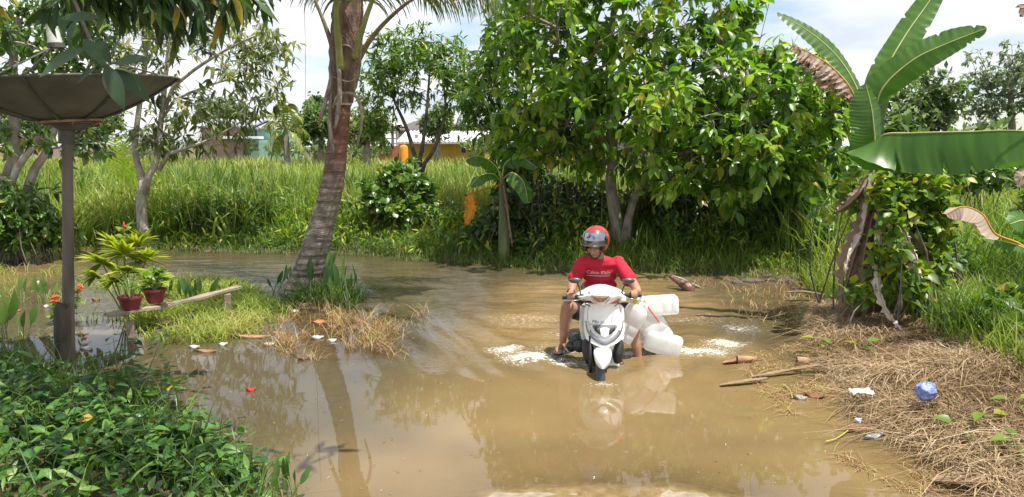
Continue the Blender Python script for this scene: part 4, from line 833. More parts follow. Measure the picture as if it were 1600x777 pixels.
# second pseudostem of the clump, right of it, and the brown leaf beyond
b2 = Vector((P(1418, 400, 8.0).x, 8.0, .22)); ban2 = thing('banana_plant', tuple(b2), 'short dead banana stem with torn leaves under the vines, right of the large one', 'banana plant')
pseudostem(ban2, [(b2.x, b2.y, .05), tuple(P(1415, 430, 8.0)), tuple(P(1405, 370, 8.0)), tuple(P(1400, 320, 8.0))], .13, .05)
for (pl, wd, tv) in [([(1404, 350, 7.9), (1415, 385, 7.8), (1425, 405, 7.75), (1428, 440, 7.7)], .085, .95), ([(1402, 335, 7.95), (1425, 400, 7.8), (1450, 455, 7.6), (1475, 490, 7.5), (1495, 515, 7.4)], .05, .9), ([(1402, 345, 7.9), (1400, 400, 7.8), (1398, 450, 7.8)], .09, .2), ([(1403, 350, 7.9), (1440, 380, 7.85), (1470, 430, 7.8), (1480, 470, 7.8)], .08, .35), ([(1405, 330, 7.8), (1418, 372, 7.7), (1432, 402, 7.65), (1436, 440, 7.6)], .075, .95)]:
    banana_leaf(ban2, L(*pl), wd, dead_m, up=(RD.uniform(-.3, .3), -1, .2), foldL=.9, foldR=.9, torn=.3, nL=30, nW=4, pleat=.015, rib=dead_m, name='dead_leaf', tintv=tv, w0=.3, ribr=.008)
b3 = Vector((P(1640, 450, 6.6).x, 6.6, .3)); ban3 = thing('banana_plant', tuple(b3), 'young banana plant with one brown arched leaf at the right edge', 'banana plant')
pseudostem(ban3, [(b3.x, b3.y, .1), tuple(P(1628, 470, 6.6)), tuple(P(1622, 400, 6.6))], .08, .035)
banana_leaf(ban3, L((1620, 400, 6.6), (1590, 380, 6.6), (1555, 365, 6.6), (1535, 335, 6.6), (1505, 323, 6.6), (1478, 335, 6.6)), .14, dead_m, up=(.4, -.7, .5), stalk=.35, foldL=.3, foldR=1.2, tintv=.6, rib=mat('orange_midrib', (.6, .28, .03), rough=.6))
banana_leaf(ban3, L((1620, 410, 6.5), (1600, 388, 6.4), (1570, 378, 6.4), (1535, 372, 6.4)), .11, ban_m, up=(.1, -.6, .7), stalk=.2, foldL=-.1, foldR=.9)
banana_leaf(ban3, L((1622, 400, 6.5), (1610, 360, 6.4), (1600, 345, 6.3), (1578, 350, 6.2)), .13, ban_m, up=(-.4, -.7, .5), stalk=.1, foldL=.6, foldR=.4)
banana_leaf(ban3, L((1622, 390, 6.6), (1610, 310, 6.6), (1600, 275, 6.6), (1592, 290, 6.6)), .07, dead_m, up=(-.4, -.7, .5), stalk=.4, foldL=.6, foldR=.4, tintv=.5)
banana_leaf(ban3, L((1628, 380, 6.6), (1650, 250, 6.6), (1635, 100, 6.6), (1610, 20, 6.6), (1594, 12, 6.6)), .08, dead_m, up=(-.4, -.7, .5), stalk=.82, foldL=.6, foldR=.6, tintv=.2)
def pseudostem_green(*a):
    o = pseudostem(*a); o.data.materials[0] = mat('green_pseudostem', (.16, .19, .07), (.08, .09, .04), rough=.7, vs=5, bump=.3, stretch=(1, 1, .25)); return o
# small banana plant in the shade, centre
b4 = at(788, 12.9); ban4 = thing('banana_plant', (b4.x, b4.y, b4.z), 'small banana plant with a folded pale leaf in the shade at the waters edge', 'banana plant')
pseudostem_green(ban4, [tuple(b4 + Vector((0, 0, -.2))), tuple(P(788, 350, 12.9)), tuple(P(786, 300, 12.9)), tuple(P(784, 275, 12.9))], .11, .05)
banana_leaf(ban4, L((784, 282, 12.9), (776, 262, 12.8), (760, 248, 12.7), (742, 244, 12.6), (728, 250, 12.6)), .22, ban_m, up=(.1, -.75, .6), stalk=.15, foldL=.1, foldR=.9)
banana_leaf(ban4, L((784, 280, 12.9), (790, 255, 12.8), (812, 245, 12.7), (840, 262, 12.6)), .22, ban_m, up=(.1, -.4, .9), stalk=.15, foldL=.4, foldR=.6)
banana_leaf(ban4, L((784, 285, 12.9), (770, 272, 12.6), (750, 275, 12.4), (735, 292, 12.3)), .16, ban_m, up=(.1, -.4, .9), stalk=.2, foldL=.4, foldR=.6)
banana_leaf(ban4, L((786, 280, 12.9), (800, 270, 12.6), (818, 285, 12.4), (825, 318, 12.3)), .2, ban_m, up=(.1, -.4, .9), stalk=.2, foldL=.5, foldR=.6)
banana_leaf(ban4, L((782, 290, 12.85), (758, 296, 12.6), (738, 305, 12.4), (735, 325, 12.4), (728, 352, 12.4)), .10, org_m, up=(0, -1, .2), stalk=.45, foldL=.2, foldR=.3, label='orange dried leaf hanging down', name='dead_leaf', tintv=.4, torn=.1, rib=org_m)
for (pl) in [[(787, 290, 12.8), (795, 345, 12.7), (800, 385, 12.7)]]:
    banana_leaf(ban4, L(*pl), .045, dead_m, up=(0, -1, .1), foldL=.9, foldR=.9, torn=.3, nL=20, nW=3, rib=dead_m, name='dead_leaf', tintv=.15, w0=.3)
# banana-like shoots in the field, left
fb = at(185, 17.5); fy = thing('young_palm', tuple(fb), 'young yellow-green palm shoot in the tall field grass left of the forked tree', 'palm tree')
fm = leafmat('yellow_frond', [(.22, .30, .03), (.34, .42, .04)], trans=.4)
for (ex, ey) in [(160, 228), (180, 215), (196, 222), (150, 262), (210, 258)]:
    e = P(ex, ey, 17.4); frond([fb, (fb + e) / 2 + Vector((0, 0, .15)), e], .012, 14, .35, pet_m, fy, fm, start=.4, hang=.25, ldw=.035)

# vine covering the banana clump
vt = mass('climbing_vine', 'climbing vine with heart shaped green and yellow leaves smothering the banana clump', 'vine', lf_vine, 'ovate', .12,
    [(1420, 285, 8.0, 52, 42, .3, 420), (1445, 335, 8.0, 46, 55, .3, 420), (1380, 300, 7.9, 26, 40, .15, 90), (1455, 430, 7.8, 24, 50, .2, 160), (1400, 330, 7.8, 26, 50, .15, 110), (1385, 390, 7.5, 30, 70, .12, 170), (1415, 440, 7.45, 40, 40, .12, 120), (1350, 455, 7.5, 25, 20, .1, 40), (1450, 410, 8.0, 38, 60, .25, 260), (1330, 300, 8.3, 26, 40, .2, 90), (1465, 275, 8.5, 40, 30, .3, 120), (1340, 455, 7.85, 26, 20, .15, 40), (1290, 330, 8.6, 14, 26, .2, 24)], nparts=300, tint=(.1, .95))
mass('shrub', 'dark leafy hump in the shade just right of the vine covered clump', 'shrub', lf_dark, 'broad', .10, [(1468, 410, 8.3, 24, 60, .25, 700)], nparts=60, tint=(.3, 1))
mass('shrub', 'leafy bush beyond the vines on the right bank', 'shrub', lf_bush, 'broad', .15, [(1530, 268, 12.5, 80, 30, .6, 900), (1470, 262, 12.0, 40, 34, .5, 500), (1420, 270, 11, 40, 40, .4, 300), (1500, 420, 8.8, 22, 40, .3, 160), (1590, 490, 7.0, 40, 50, .3, 300), (1650, 330, 8, 50, 60, .5, 400)], nparts=80, tint=(.2, 1))
mass('shrub', 'low leafy weeds at the right edge behind the straw', 'shrub', lf_vine, 'ovate', .09, [(1560, 500, 6.9, 50, 40, .4, 420), (1500, 480, 7.6, 40, 25, .3, 260), (1610, 540, 6.2, 30, 50, .3, 360)], nparts=100, tint=(.1, .7))

# ================================================================== left bank things
conc = mat('dish_metal', (.13, .125, .105), (.08, .075, .065), rough=.75, vs=4, bump=.3, bs=40); dark_metal = mat('dark_metal', (.10, .09, .08), (.05, .045, .04), rough=.6, vs=10, bump=.2)
rust = mat('rusty_metal', (.36, .20, .11), (.18, .09, .05), rough=.8, vs=12, bump=.4)
pole_m = mat('weathered_pole', (.20, .165, .13), (.08, .065, .05), rough=.9, vs=5, bump=.6, bs=22, stretch=(1, 1, .25)); wood_w = mat('grey_weathered_wood', (.33, .26, .19), (.17, .13, .095), rough=.85, vs=8, bump=.5, bs=24, stretch=(.4, .4, 1)); wood_d = mat('dark_wet_wood', (.11, .09, .065), (.045, .036, .028), rough=.8, vs=9, bump=.8, bs=25, stretch=(1, 1, .3))
Yd = 6.5; dc = P(110, 190, Yd); dish = thing('satellite_dish', (dc.x - .02, Yd, -.2), 'large grey satellite dish facing the sky on a tall pole at the left', 'satellite dish')
mb = MB(); mb.tube(crv([(P(106, 575, Yd).x, Yd, -.25), tuple(P(107, 480, Yd)), tuple(P(106, 330, Yd)), tuple(P(105, 200, Yd))], 40), [.050 - .010 * (i / 39) + RD.gauss(0, .0012) for i in range(40)], 14); build(mb, 'pole', pole_m, dish, smooth=True)
mb = MB(); mb.tube([tuple(P(104, 225, Yd)), tuple(P(104, 198, Yd))], .062, 14); build(mb, 'collar', dark_metal, dish, smooth=True, sharp=40)
hub = Vector((dc.x, Yd, P(110, 196, Yd).z + .02)); Rr = .88; Hh = .33; tiltR = Matrix.Rotation(math.radians(-3), 3, 'Y') @ Matrix.Rotation(math.radians(2), 3, 'X')
def dpt(r, th, dz=0): return hub + tiltR @ Vector((r * math.cos(th), r * math.sin(th), Hh * (r / Rr) ** 1.7 + dz))
for k in range(8):
    a0 = math.pi * (2 * k + .55) / 8; a1 = math.pi * (2 * k + 2.55) / 8; nu, nv = 9, 13
    A = [[tuple(dpt(.10 + (Rr - .10) * j / (nv - 1), a0 + (a1 - a0) * (i + .02) / (nu - 1 + .04))) for j in range(nv)] for i in range(nu)]
    mb = MB(); mb.slab(A, (0, 0, .008)); build(mb, 'panel', conc, dish, smooth=True, sharp=50)
    mb = MB(); mb.tube([dpt(.10 + (Rr - .10) * j / 12, a0, -.012) for j in range(13)], .011, 6); build(mb, 'rib', dark_metal, dish, smooth=True)
mb = MB(); mb.tube([dpt(Rr, 2 * math.pi * i / 48, 0) for i in range(49)], .012, 6); build(mb, 'rim', conc, dish, smooth=True)
for (r_, dz, m_) in [(.24, -.035, rust), (.19, -.05, dark_metal)]:
    mb = MB(); mb.tube([hub + tiltR @ Vector((r_ * math.cos(2 * math.pi * i / 32), r_ * math.sin(2 * math.pi * i / 32), dz + .05)) for i in range(33)], .012, 6); build(mb, 'support_ring', m_, dish, smooth=True)
mb = MB(); mb.tube([hub + Vector((0, 0, -.06)), hub + Vector((0, 0, -.02)), hub + Vector((0, 0, .03))], [.09, .17, .13], 14); build(mb, 'hub', dark_metal, dish, smooth=True)
for k in range(4):
    a = .6 + k * math.pi / 2; mb = MB(); mb.tube([hub + Vector((math.cos(a) * .06, math.sin(a) * .06, -.05)), hub + Vector((math.cos(a) * .24, math.sin(a) * .24, .015))], .009, 5); build(mb, 'bracket', rust, dish)
fh = P(82, 50, Yd); mb = MB()
for k in range(3):
    a = 2 * math.pi * k / 3 + .5; mb = MB(); mb.tube([dpt(Rr, a), fh - Vector((0, 0, .12))], .008, 5); build(mb, 'feed_strut', dark_metal, dish)
mb = MB(); mb.tube(crv([P(87, 72, Yd), P(83, 52, Yd), P(78, 33, Yd)], 7), [.055, .055, .05, .05, .042, .045, .045], 16); build(mb, 'feed_horn', mat('feed_metal', (.55, .55, .52), rough=.5, bump=.05), dish, smooth=True, sharp=40)
mb = MB(); mb.tube([P(88, 75, Yd), P(87, 68, Yd)], .068, 16); build(mb, 'feed_cap', dark_metal, dish)

st0 = P(98, 560, 6.42); t = thing('wooden_post', (st0.x, 6.42, -.2), 'short rotten wooden post stump standing in water beside the dish pole', 'post')
c = crv([(P(100, 600, 6.4).x, 6.4, -.25), tuple(P(99, 540, 6.4)), tuple(P(97, 478, 6.4))], 16); A = np.zeros((16, 18, 3))
for i in range(16):
    for k in range(18):
        th = 2 * math.pi * k / 18; r_ = .058 * (1 + .12 * math.sin(4 * th) + .06 * math.sin(9 * th + 1)) + RD.gauss(0, .001); A[i, k] = c[i] + Vector((r_ * math.cos(th), r_ * math.sin(th), (.03 * math.sin(3 * th) if i == 15 else 0)))
mb = MB(); mb.grid(np.transpose(A, (1, 0, 2)), closeu=True); mb.add(A[15], [tuple(range(18))]); build(mb, 'stump', wood_d, t, smooth=True, sharp=60)

# plank bench
pA = P(165, 491, 7.45); pB = P(374, 446, 9.1); t = thing('plank_bench', ((pA.x + pB.x) / 2, 8.2, 0), 'weathered narrow plank on two short posts over the flooded grass', 'bench')
d = (pB - pA); Lp = d.length; d.normalize(); sd = d.cross(Vector((0, 0, 1))).normalized(); up = sd.cross(d)
A = np.zeros((26, 5, 3))
for i in range(26):
    for j in range(5): A[i, j] = pA + d * (Lp * i / 25 + (RD.uniform(-.02, .02) if i in (0, 25) else 0)) + sd * ((j / 4 - .5) * (.11 + .01 * math.sin(i))) + up * (.006 * math.sin(i * .8 + j) + (.03 * math.sin(i / 25 * math.pi)) * -1)
mb = MB(); mb.slab(A, tuple(-up * .026)); build(mb, 'plank', wood_w, t, smooth=False)
for (px, py, Y) in [(203, 500, 7.75), (355, 458, 8.85)]:
    top = P(px, py, Y); mb = MB(); mb.box((top.x, Y, (top.z - .35) / 2), (.075, .075, top.z + .33), .3); o = build(mb, 'leg', wood_w, t); md = add_mod(o, 'BEVEL', width=.006, segments=2)

# potted plants on the plank
pot_m = mat('red_plastic_pot', (.20, .028, .03), (.13, .02, .02), rough=.45, bump=.05); soil_m = mat('potting_soil', (.10, .07, .05), rough=.95, bump=1)
orn = leafmat('ornamental_leaf', [(.05, .12, .02), (.11, .21, .03), (.28, .34, .05)], trans=.35, rough=.4)
def lathe(mb, c, prof, n=24):
    A = np.array([[[c[0] + r * math.cos(2 * math.pi * k / n), c[1] + r * math.sin(2 * math.pi * k / n), c[2] + z] for (r, z) in prof] for k in range(n)]); mb.grid(A, closeu=True)
for (px, py, Y, r_, lab, hgt, ln) in [(205, 485, 7.75, .115, 'maroon plastic pot with a feathery green plant on the near end of the plank', .30, .10), (243, 473, 8.05, .115, 'maroon plastic pot with thick-stemmed broad leaves, second on the plank', .26, .17)]:
    b0 = P(px, py, Y); t = thing('potted_plant', tuple(b0), lab, 'potted plant', 'maroon pots on the plank')
    mb = MB(); lathe(mb, b0, [(0, 0), (r_ * .62, 0), (r_ * .8, .045), (r_ * .97, .13), (r_ * 1.08, .13), (r_ * 1.08, .15), (r_ * .98, .15), (r_ * .9, .12), (0, .12)]); build(mb, 'pot', pot_m, t, smooth=True, sharp=40)
    mb = MB(); lathe(mb, b0, [(0, .128), (r_ * .6, .13), (r_ * .9, .124)]); build(mb, 'soil', soil_m, t)
    tips = []; dd = []
    for k in range(9):
        a = RD.uniform(0, 6.28); e = b0 + Vector((math.cos(a) * RD.uniform(.05, .18), math.sin(a) * RD.uniform(.05, .18), .13 + hgt * RD.uniform(.4, 1))); mb = MB(); mb.tube(crv([b0 + Vector((0, 0, .12)), (b0 + e) / 2 + Vector((0, 0, .1)), e], 6), .006, 4); build(mb, 'stem', mat('stem_green', (.2, .25, .08)) if 'SG' not in globals() else SG, t); SG = bpy.data.materials['stem_green']
        for j in range(7 if ln < .15 else 4): f_ = RD.uniform(.4, 1); tips.append(tuple((b0 + Vector((0, 0, .13))).lerp(e, f_))); dd.append((RD.gauss(0, 1), RD.gauss(0, 1), RD.uniform(0, .9)))
    n = len(tips); foliage(t, np.array(tips), np.array(dd), rng.uniform(.6, 1.2, n) * ln, 'blade' if ln < .15 else 'broad', orn, n, tint=rng.uniform(.3, 1, n), minpx=4)

# fan palm behind the pots
fb = P(195, 470, 8.5); fb.z = 0; t = thing('fan_palm', tuple(fb), 'yellow-green fan palm standing behind the maroon pots', 'palm')
fpm = leafmat('fan_palm_leaf', [(.13, .22, .02), (.30, .38, .03), (.48, .46, .05)], trans=.4, rough=.4, tcol=(1.2, 1.3, .5))
for (px, py, Y, s_) in [(195, 398, 8.4, .30), (160, 412, 8.3, .26), (228, 408, 8.5, .26), (178, 385, 8.7, .24), (212, 388, 8.7, .25), (150, 432, 8.2, .20), (240, 432, 8.4, .20), (200, 425, 8.1, .24), (180, 440, 8.1, .18), (222, 378, 8.9, .2)]:
    c = P(px, py, Y); mb = MB(); mb.tube(crv([fb, (fb + c) / 2 + Vector((0, 0, .06)), c], 8), [.008] * 8, 5); lf = build(mb, 'frond', SG, t)
    ax = (c - fb); ax = (ax.normalized() * .6 + Vector((0, -.55, .35))).normalized(); sd = ax.cross(Vector((0, -.2, 1))).normalized(); n = 30
    pos = np.tile(np.array(tuple(c)), (n, 1)); ang = np.linspace(-2.0, 2.0, n); dd = np.array([tuple(ax * math.cos(a) + sd * math.sin(a) + Vector((0, 0, -.12 * abs(a)))) for a in ang])
    mb = MB(); M = frames(dd, None, .15); mb.tpl(TPL['blade'][0], TPL['blade'][1], M, pos, np.stack([np.full(n, s_ * 1.9), np.full(n, s_) * rng.uniform(.85, 1.1, n), np.full(n, s_ * .6)], 1), np.clip(rng.uniform(.2, 1, n), 0, 1)); build(mb, 'fan', fpm, lf, smooth=True, recalc=False)

# upright spathe-leaved water plants
spl = leafmat('water_plant_leaf', [(.03, .075, .02), (.06, .13, .03), (.12, .20, .04)], trans=.3, rough=.35)
def waterplant(px, py, Y, n, h, lab, sp_=.12, z=0, wide=1, tint=(.2, .9)):
    b0 = P(px, py, Y); b0.z = z; t = thing('water_plant', tuple(b0), lab, 'plant', 'spear-leaved plants standing in the flood water')
    tips = []; dd = []; sz = []
    for k in range(n):
        bx = b0 + Vector((RD.gauss(0, sp_), RD.gauss(0, sp_ * .7), -.05)); lean = Vector((RD.gauss(0, .14), RD.gauss(0, .1), 0)); hh = h * RD.uniform(.45, 1); e = bx + Vector((0, 0, .05 + hh * .5)) + lean * hh
        mb = MB(); mb.tube([bx, (bx + e) / 2, e], .006, 4); build(mb, 'stem', SG, t); tips.append(tuple(e - Vector((0, 0, hh * .1)))); dd.append((lean.x * 1.6, lean.y, 1)); sz.append(hh * .62)
    foliage(t, np.array(tips), np.array(dd), np.array(sz), 'spear', spl, n, name='foliage', up=np.tile([0, -1.0, .1], (n, 1)), jit=.5, tint=rng.uniform(*tint, n), minpx=2)
waterplant(300, 445, 9.2, 12, .42, 'spear-leaved water plants behind the plank, right of the pots')
waterplant(240, 430, 9.6, 8, .45, 'spear-leaved water plants just behind the second pot', .1)
waterplant(345, 445, 9.8, 5, .30, 'few short water plants near the far end of the plank', .1)
waterplant(442, 440, 10.2, 8, .44, 'spear-leaved water plants in the stream at the left foot of the palm', .12)
waterplant(500, 478, 9.5, 12, .62, 'tall spear-leaved plants in front of the palm foot', .16, .05)
waterplant(540, 475, 9.6, 8, .5, 'spear-leaved plants at the right foot of the palm', .14, .05)
waterplant(55, 425, 9.5, 10, .38, 'light green spear-leaved plants in the flood left of the dish pole', .14, 0, 1, (.8, 1))
waterplant(12, 470, 7.6, 9, .55, 'tall light green blades rising at the left edge', .10, 0, 1, (.7, 1))
waterplant(455, 770, 4.15, 7, .26, 'small bright plant with pointed leaves in the water at the bottom left of centre', .035, 0, 1, (.6, 1))
waterplant(440, 790, 4.0, 6, .24, 'low plant with pointed leaves at the bottom edge', .05, 0, 1, (.4, 1))
mb = MB(); q = inpoly(pm, 1100, -.08); x, y = q[:, 0], q[:, 1]; n = len(x); blades(mb, x, y, rng.uniform(.10, .36, n), np.full(n, .011), .8, np.clip(.12 + rng.normal(0, .2, n), 0, .8)); build(mb, 'palm_foot_grass', grass_f, kind='stuff', recalc=False)
# red flowering plants
red_f = mat('red_petal', (.75, .09, .03), (.55, .05, .02), rough=.5)
for (px, py, Y, h, lab, nf) in [(85, 460, 8.3, .34, 'small plant with clusters of red flowers left of the dish pole', 5), (108, 440, 8.8, .34, 'small plant with a pale red flower head just behind the dish pole', 2), (196, 395, 13.5, .55, 'canna plant with a single red bloom on the far bank', 1)]:
    b0 = P(px, py, Y); b0.z = max(0, gh(b0.x, b0.y)[0]); t = thing('flowering_plant', tuple(b0), lab, 'flower'); tips = []; dd = []
    for k in range(max(nf, 3)):
        e = b0 + Vector((RD.gauss(0, .07), RD.gauss(0, .05), h * RD.uniform(.7, 1))); mb = MB(); mb.tube([b0, e], .005, 4); build(mb, 'stem', SG, t)
        for j in range(9): tips.append(tuple(b0.lerp(e, RD.uniform(.15, .95)))); dd.append((RD.gauss(0, 1), RD.gauss(0, 1), .3))
        if k < nf:
            mb = MB()
            for q_ in range(7): a = RD.uniform(0, 6.28); mb.ell(e + Vector((math.cos(a) * .022, math.sin(a) * .022, RD.uniform(-.01, .025))), (.014, .014, .011), nu=6, nv=4)
            if nf == 1: mb.ell(e + Vector((0, 0, .04)), (.018, .018, .06), nu=6, nv=5)
            build(mb, 'flower_head', red_f, t)
    n = len(tips); foliage(t, np.array(tips), np.array(dd), rng.uniform(.06, .11, n) * (2 if nf == 1 else 1), 'broad', orn, n, tint=rng.uniform(0, .9, n), minpx=4)
# weeds in the foreground, lower left
wl = leafmat('weed_leaf', [(.02, .06, .015), (.04, .115, .02), (.075, .18, .03), (.13, .25, .045)], trans=.3, rough=.42); ws = mat('weed_stem', (.13, .17, .06), (.10, .08, .05), rough=.6)
wlist = [(205, 560, 5.7, .52, 34, 'tall leafy weed in front of the bench leg'), (235, 590, 5.5, .36, 24, 'leafy weed leaning over the water below the pots'), (150, 605, 5.3, .34, 22, 'leafy weed at the foot of the dish pole'), (60, 610, 5.1, .30, 22, 'leafy weed left of the dish pole'), (20, 600, 5.3, .32, 22, 'bright leafy weed at the left edge above the others'),
         (110, 660, 4.7, .32, 26, 'leafy weed in the middle of the shaded patch'), (190, 670, 4.7, .30, 26, 'leafy weed below the dish pole reflection'), (260, 680, 4.6, .30, 28, 'leafy weed with sunlit leaves in the shaded patch'), (330, 690, 4.5, .30, 26, 'leafy weed at the right tip of the shaded patch by the water'), (30, 690, 4.5, .30, 26, 'leafy weed low at the left edge'),
         (150, 730, 4.3, .26, 26, 'leafy weed near the bottom edge, left part'), (230, 740, 4.25, .26, 26, 'leafy weed near the bottom edge, centre of the patch'), (80, 750, 4.15, .26, 26, 'leafy weed in the bottom left corner'), (310, 745, 4.2, .24, 24, 'leafy weed near the bottom edge among long grass'), (370, 730, 4.25, .22, 18, 'leafy weed beside the water at the bottom of the patch')]
for (px, py, Y, h, nl, lab) in wlist:
    b0 = P(px, py, Y); b0.z = max(-.02, gh(b0.x, b0.y)[0]) - .03; t = thing('leafy_weed', tuple(b0), lab, 'weed', 'leafy weeds growing in the shaded lower left corner')
    tips = []; dd = []; ss = []
    for k in range(5):
        e = b0 + Vector((RD.gauss(0, .13), RD.gauss(0, .12), h * RD.uniform(.75, 1.15))); c = crv([b0 + Vector((RD.gauss(0, .03), RD.gauss(0, .03), 0)), (b0 + e) / 2 + Vector((RD.gauss(0, .03), RD.gauss(0, .03), 0)), e], 10); mb = MB(); mb.tube(c, [.005 - .0003 * i for i in range(10)], 4); build(mb, 'stem', ws, t)
        for j in range(nl // 4 + 3):
            f_ = (j + 1.2) / (nl // 4 + 3.5); i = min(9, int(f_ * 10)); a = (j % 2) * math.pi + (j // 2) * 1.6 + k
            for q_ in (0, math.pi):
                pet = Vector((math.cos(a + q_), math.sin(a + q_), .25)); tips.append(tuple(c[i] + pet * .025)); dd.append(tuple(pet + Vector((0, 0, -.2)))); ss.append(RD.uniform(.06, .135) * (1.15 - f_ * .4))
    n = len(tips); foliage(t, np.array(tips), np.array(dd), np.array(ss), 'ovate', wl, 60, tint=np.clip(rng.uniform(.1, 1, n), 0, 1), jit=.25, minpx=6)
mb = MB(); q = inpoly(fl, 6500, -.05, lambda x, y: (y > 3) & (y < 6.5)); n = len(q); tp = np.stack([q[:, 0], q[:, 1], gh(q[:, 0], q[:, 1]) + rng.uniform(.02, .22, n)], 1); mb.tpl(TPL['ovate'][0], TPL['ovate'][1], frames(rng.normal(size=(n, 3)) * [1, 1, .4], None, .35), tp, rng.uniform(.04, .10, n), np.clip(rng.uniform(0, .8, n), 0, 1)); build(mb, 'ground_cover', wl, kind='stuff', recalc=False)

mb = MB(); q = inpoly(fl, 1500, -.05, lambda x, y: (y > 3) & (y < 6.5) & (fbm(x * 1.3, y * 1.3, 2, 91) > 0)); n = len(q); tp = np.stack([q[:, 0], q[:, 1], gh(q[:, 0], q[:, 1]) + rng.uniform(.05, .36, n)], 1); mb.tpl(TPL['mango'][0], TPL['mango'][1], frames(rng.normal(size=(n, 3)) * [1, 1, .8], None, .4), tp, rng.uniform(.06, .16, n), np.clip(rng.uniform(.0, .8, n), 0, 1)); build(mb, 'mixed_weeds', lf_bush, kind='stuff', recalc=False)

# ================================================================== far houses
def M_(n, c, **k): return mat(n, c, tuple(x * .82 for x in c), vs=1.5, bump=.05, **k)
hm = dict(pink=M_('pink_wall', (.52, .33, .30)), grey=M_('grey_roof_sheet', (.33, .34, .38), rough=.5), green=M_('mint_wall', (.28, .44, .34)), teal=M_('teal_eave', (.30, .52, .48)), yellow=M_('yellow_wall', (.66, .42, .06)), white=M_('white_roof_sheet', (.80, .80, .82), rough=.4),
          brown=M_('plank_wall', (.34, .24, .20)), dark=M_('dark_roof', (.10, .08, .08)), black=M_('window_dark', (.03, .03, .035), rough=.2), conc=M_('bare_concrete', (.42, .41, .39)), rustr=M_('rust_patch', (.40, .16, .09)))
YH = 60
def hbox(t, name, x0, x1, y0, y1, m_, dep=4, dy=0, parent=None):
    a = P(x0, y1, YH + dy); b = P(x1, y0, YH + dy); mb = MB(); mb.box(((a.x + b.x) / 2, YH + dy + dep / 2, (a.z + b.z) / 2), (b.x - a.x, dep, b.z - a.z)); return build(mb, name, m_, parent or t)
def hroof(t, x0, x1, ytop, ybot, m_, dep=5, dy=-.4, inset=.0, name='roof'):
    a = P(x0, ybot, YH + dy); b = P(x1, ytop, YH + dy); ins = (b.x - a.x) * inset; n_ = max(4, int((x1 - x0) / 3)); A = []
    for i in range(n_ + 1):
        f_ = i / n_; z_ = .05 * (i % 2); A.append([(a.x + (b.x - a.x) * f_, YH + dy, a.z + z_), (a.x + ins + (b.x - a.x - 2 * ins) * f_, YH + dy + dep / 2, b.z + z_), (a.x + (b.x - a.x) * f_, YH + dy + dep, a.z + z_)])
    mb = MB(); mb.slab(A, (0, 0, .12)); return build(mb, name, m_, t)
def hthing(name, px, lab):
    p = at(px, YH); return thing(name, tuple(p), lab, 'house')
def windows(t, lst, fr=hm['white'], dy=-.05):
    for (x0, x1, y0, y1) in lst:
        f_ = hbox(t, 'window', x0, x1, y0, y1, fr, .12, dy); hbox(t, 'pane', x0 + .9, x1 - .9, y0 + .9, y1 - .9, hm['black'], .1, dy - .03, parent=f_)
t = hthing('house', 345, 'pink walled house with a long grey roof at the far left of the field'); hbox(t, 'wall', 318, 378, 200, 252, hm['pink'], 6); hroof(t, 300, 392, 186, 200, hm['grey'], 8, -1); windows(t, [(336, 343, 204, 213), (352, 359, 204, 213)]); hbox(t, 'canopy', 330, 402, 213, 217, hm['white'], 1.5, -1.5)
t = hthing('house', 396, 'mint green house with a gable, three dark window panes and a teal eave'); hbox(t, 'wall', 375, 442, 203, 252, hm['green'], 5, .5); hroof(t, 372, 430, 193, 203, hm['grey'], 6, .2, .25); windows(t, [(385, 390, 203, 214), (391, 396, 203, 214), (397, 402, 203, 214)], hm['green'], .4); hbox(t, 'eave', 400, 446, 219, 223, hm['teal'], 2, -1); hbox(t, 'porch_wall', 405, 440, 223, 252, hm['green'], 1, -1)
t = hthing('hut', 507, 'small pinkish plank hut just left of the palm trunk'); t['category'] = 'hut'; hbox(t, 'wall', 491, 520, 231, 256, hm['brown'], 3, -8); hroof(t, 489, 522, 227, 231, hm['grey'], 4, -8.5)
t = hthing('carport', 600, 'open grey concrete frame with a flat white roof left of the yellow house'); t['category'] = 'carport'; hroof(t, 574, 622, 194, 199, hm['white'], 6, -1, .1)
for x in (580, 597, 612, 619): hbox(t, 'post', x, x + 2.4, 199, 252, hm['conc'], .25, 0)
for y in (207, 216, 224): hbox(t, 'rail', 580, 620, y, y + 1.6, hm['conc'], .15, .3)
hbox(t, 'low_wall', 574, 622, 228, 252, hm['rustr'], .3, -.3)
t = hthing('house', 690, 'long yellow house with a white sheet roof patched with rust'); hbox(t, 'wall', 624, 762, 222, 256, hm['yellow'], 5, -2); hroof(t, 620, 765, 206, 223, hm['white'], 8, -3.2, .02); hbox(t, 'roof_patch', 648, 653, 210, 216, hm['rustr'], .1, -2.4); windows(t, [(655, 664, 229, 240), (720, 729, 229, 240)], dy=-2.05); hbox(t, 'gutter', 620, 765, 223, 225, hm['conc'], .3, -3.4)
t = hthing('house', 735, 'two storey brown plank house with grey roof behind the yellow one'); hbox(t, 'wall', 704, 792, 196, 254, hm['brown'], 6, 9); hroof(t, 698, 800, 186, 196, hm['grey'], 8, 8, .1); windows(t, [(727, 733, 200, 213), (748, 754, 200, 213), (714, 718, 199, 207)], hm['brown'], 8.9)
t = hthing('house', 655, 'low house with a dark pitched roof behind the yellow one'); hbox(t, 'wall', 620, 690, 205, 252, hm['pink'], 5, 10); hroof(t, 612, 700, 190, 206, hm['dark'], 8, 9, .3)
t = hthing('house', 1000, 'pale house glimpsed behind the big tree'); hbox(t, 'wall', 940, 1060, 205, 252, hm['conc'], 6, 6); hroof(t, 930, 1070, 192, 205, hm['grey'], 8, 5, .1)
p = P(631, 248, 52); p.z = gh(p.x, p.y)[0]; t = thing('water_tank', tuple(p), 'bright orange water tank standing before the yellow house', 'water tank'); zt = P(631, 226, 52).z - p.z
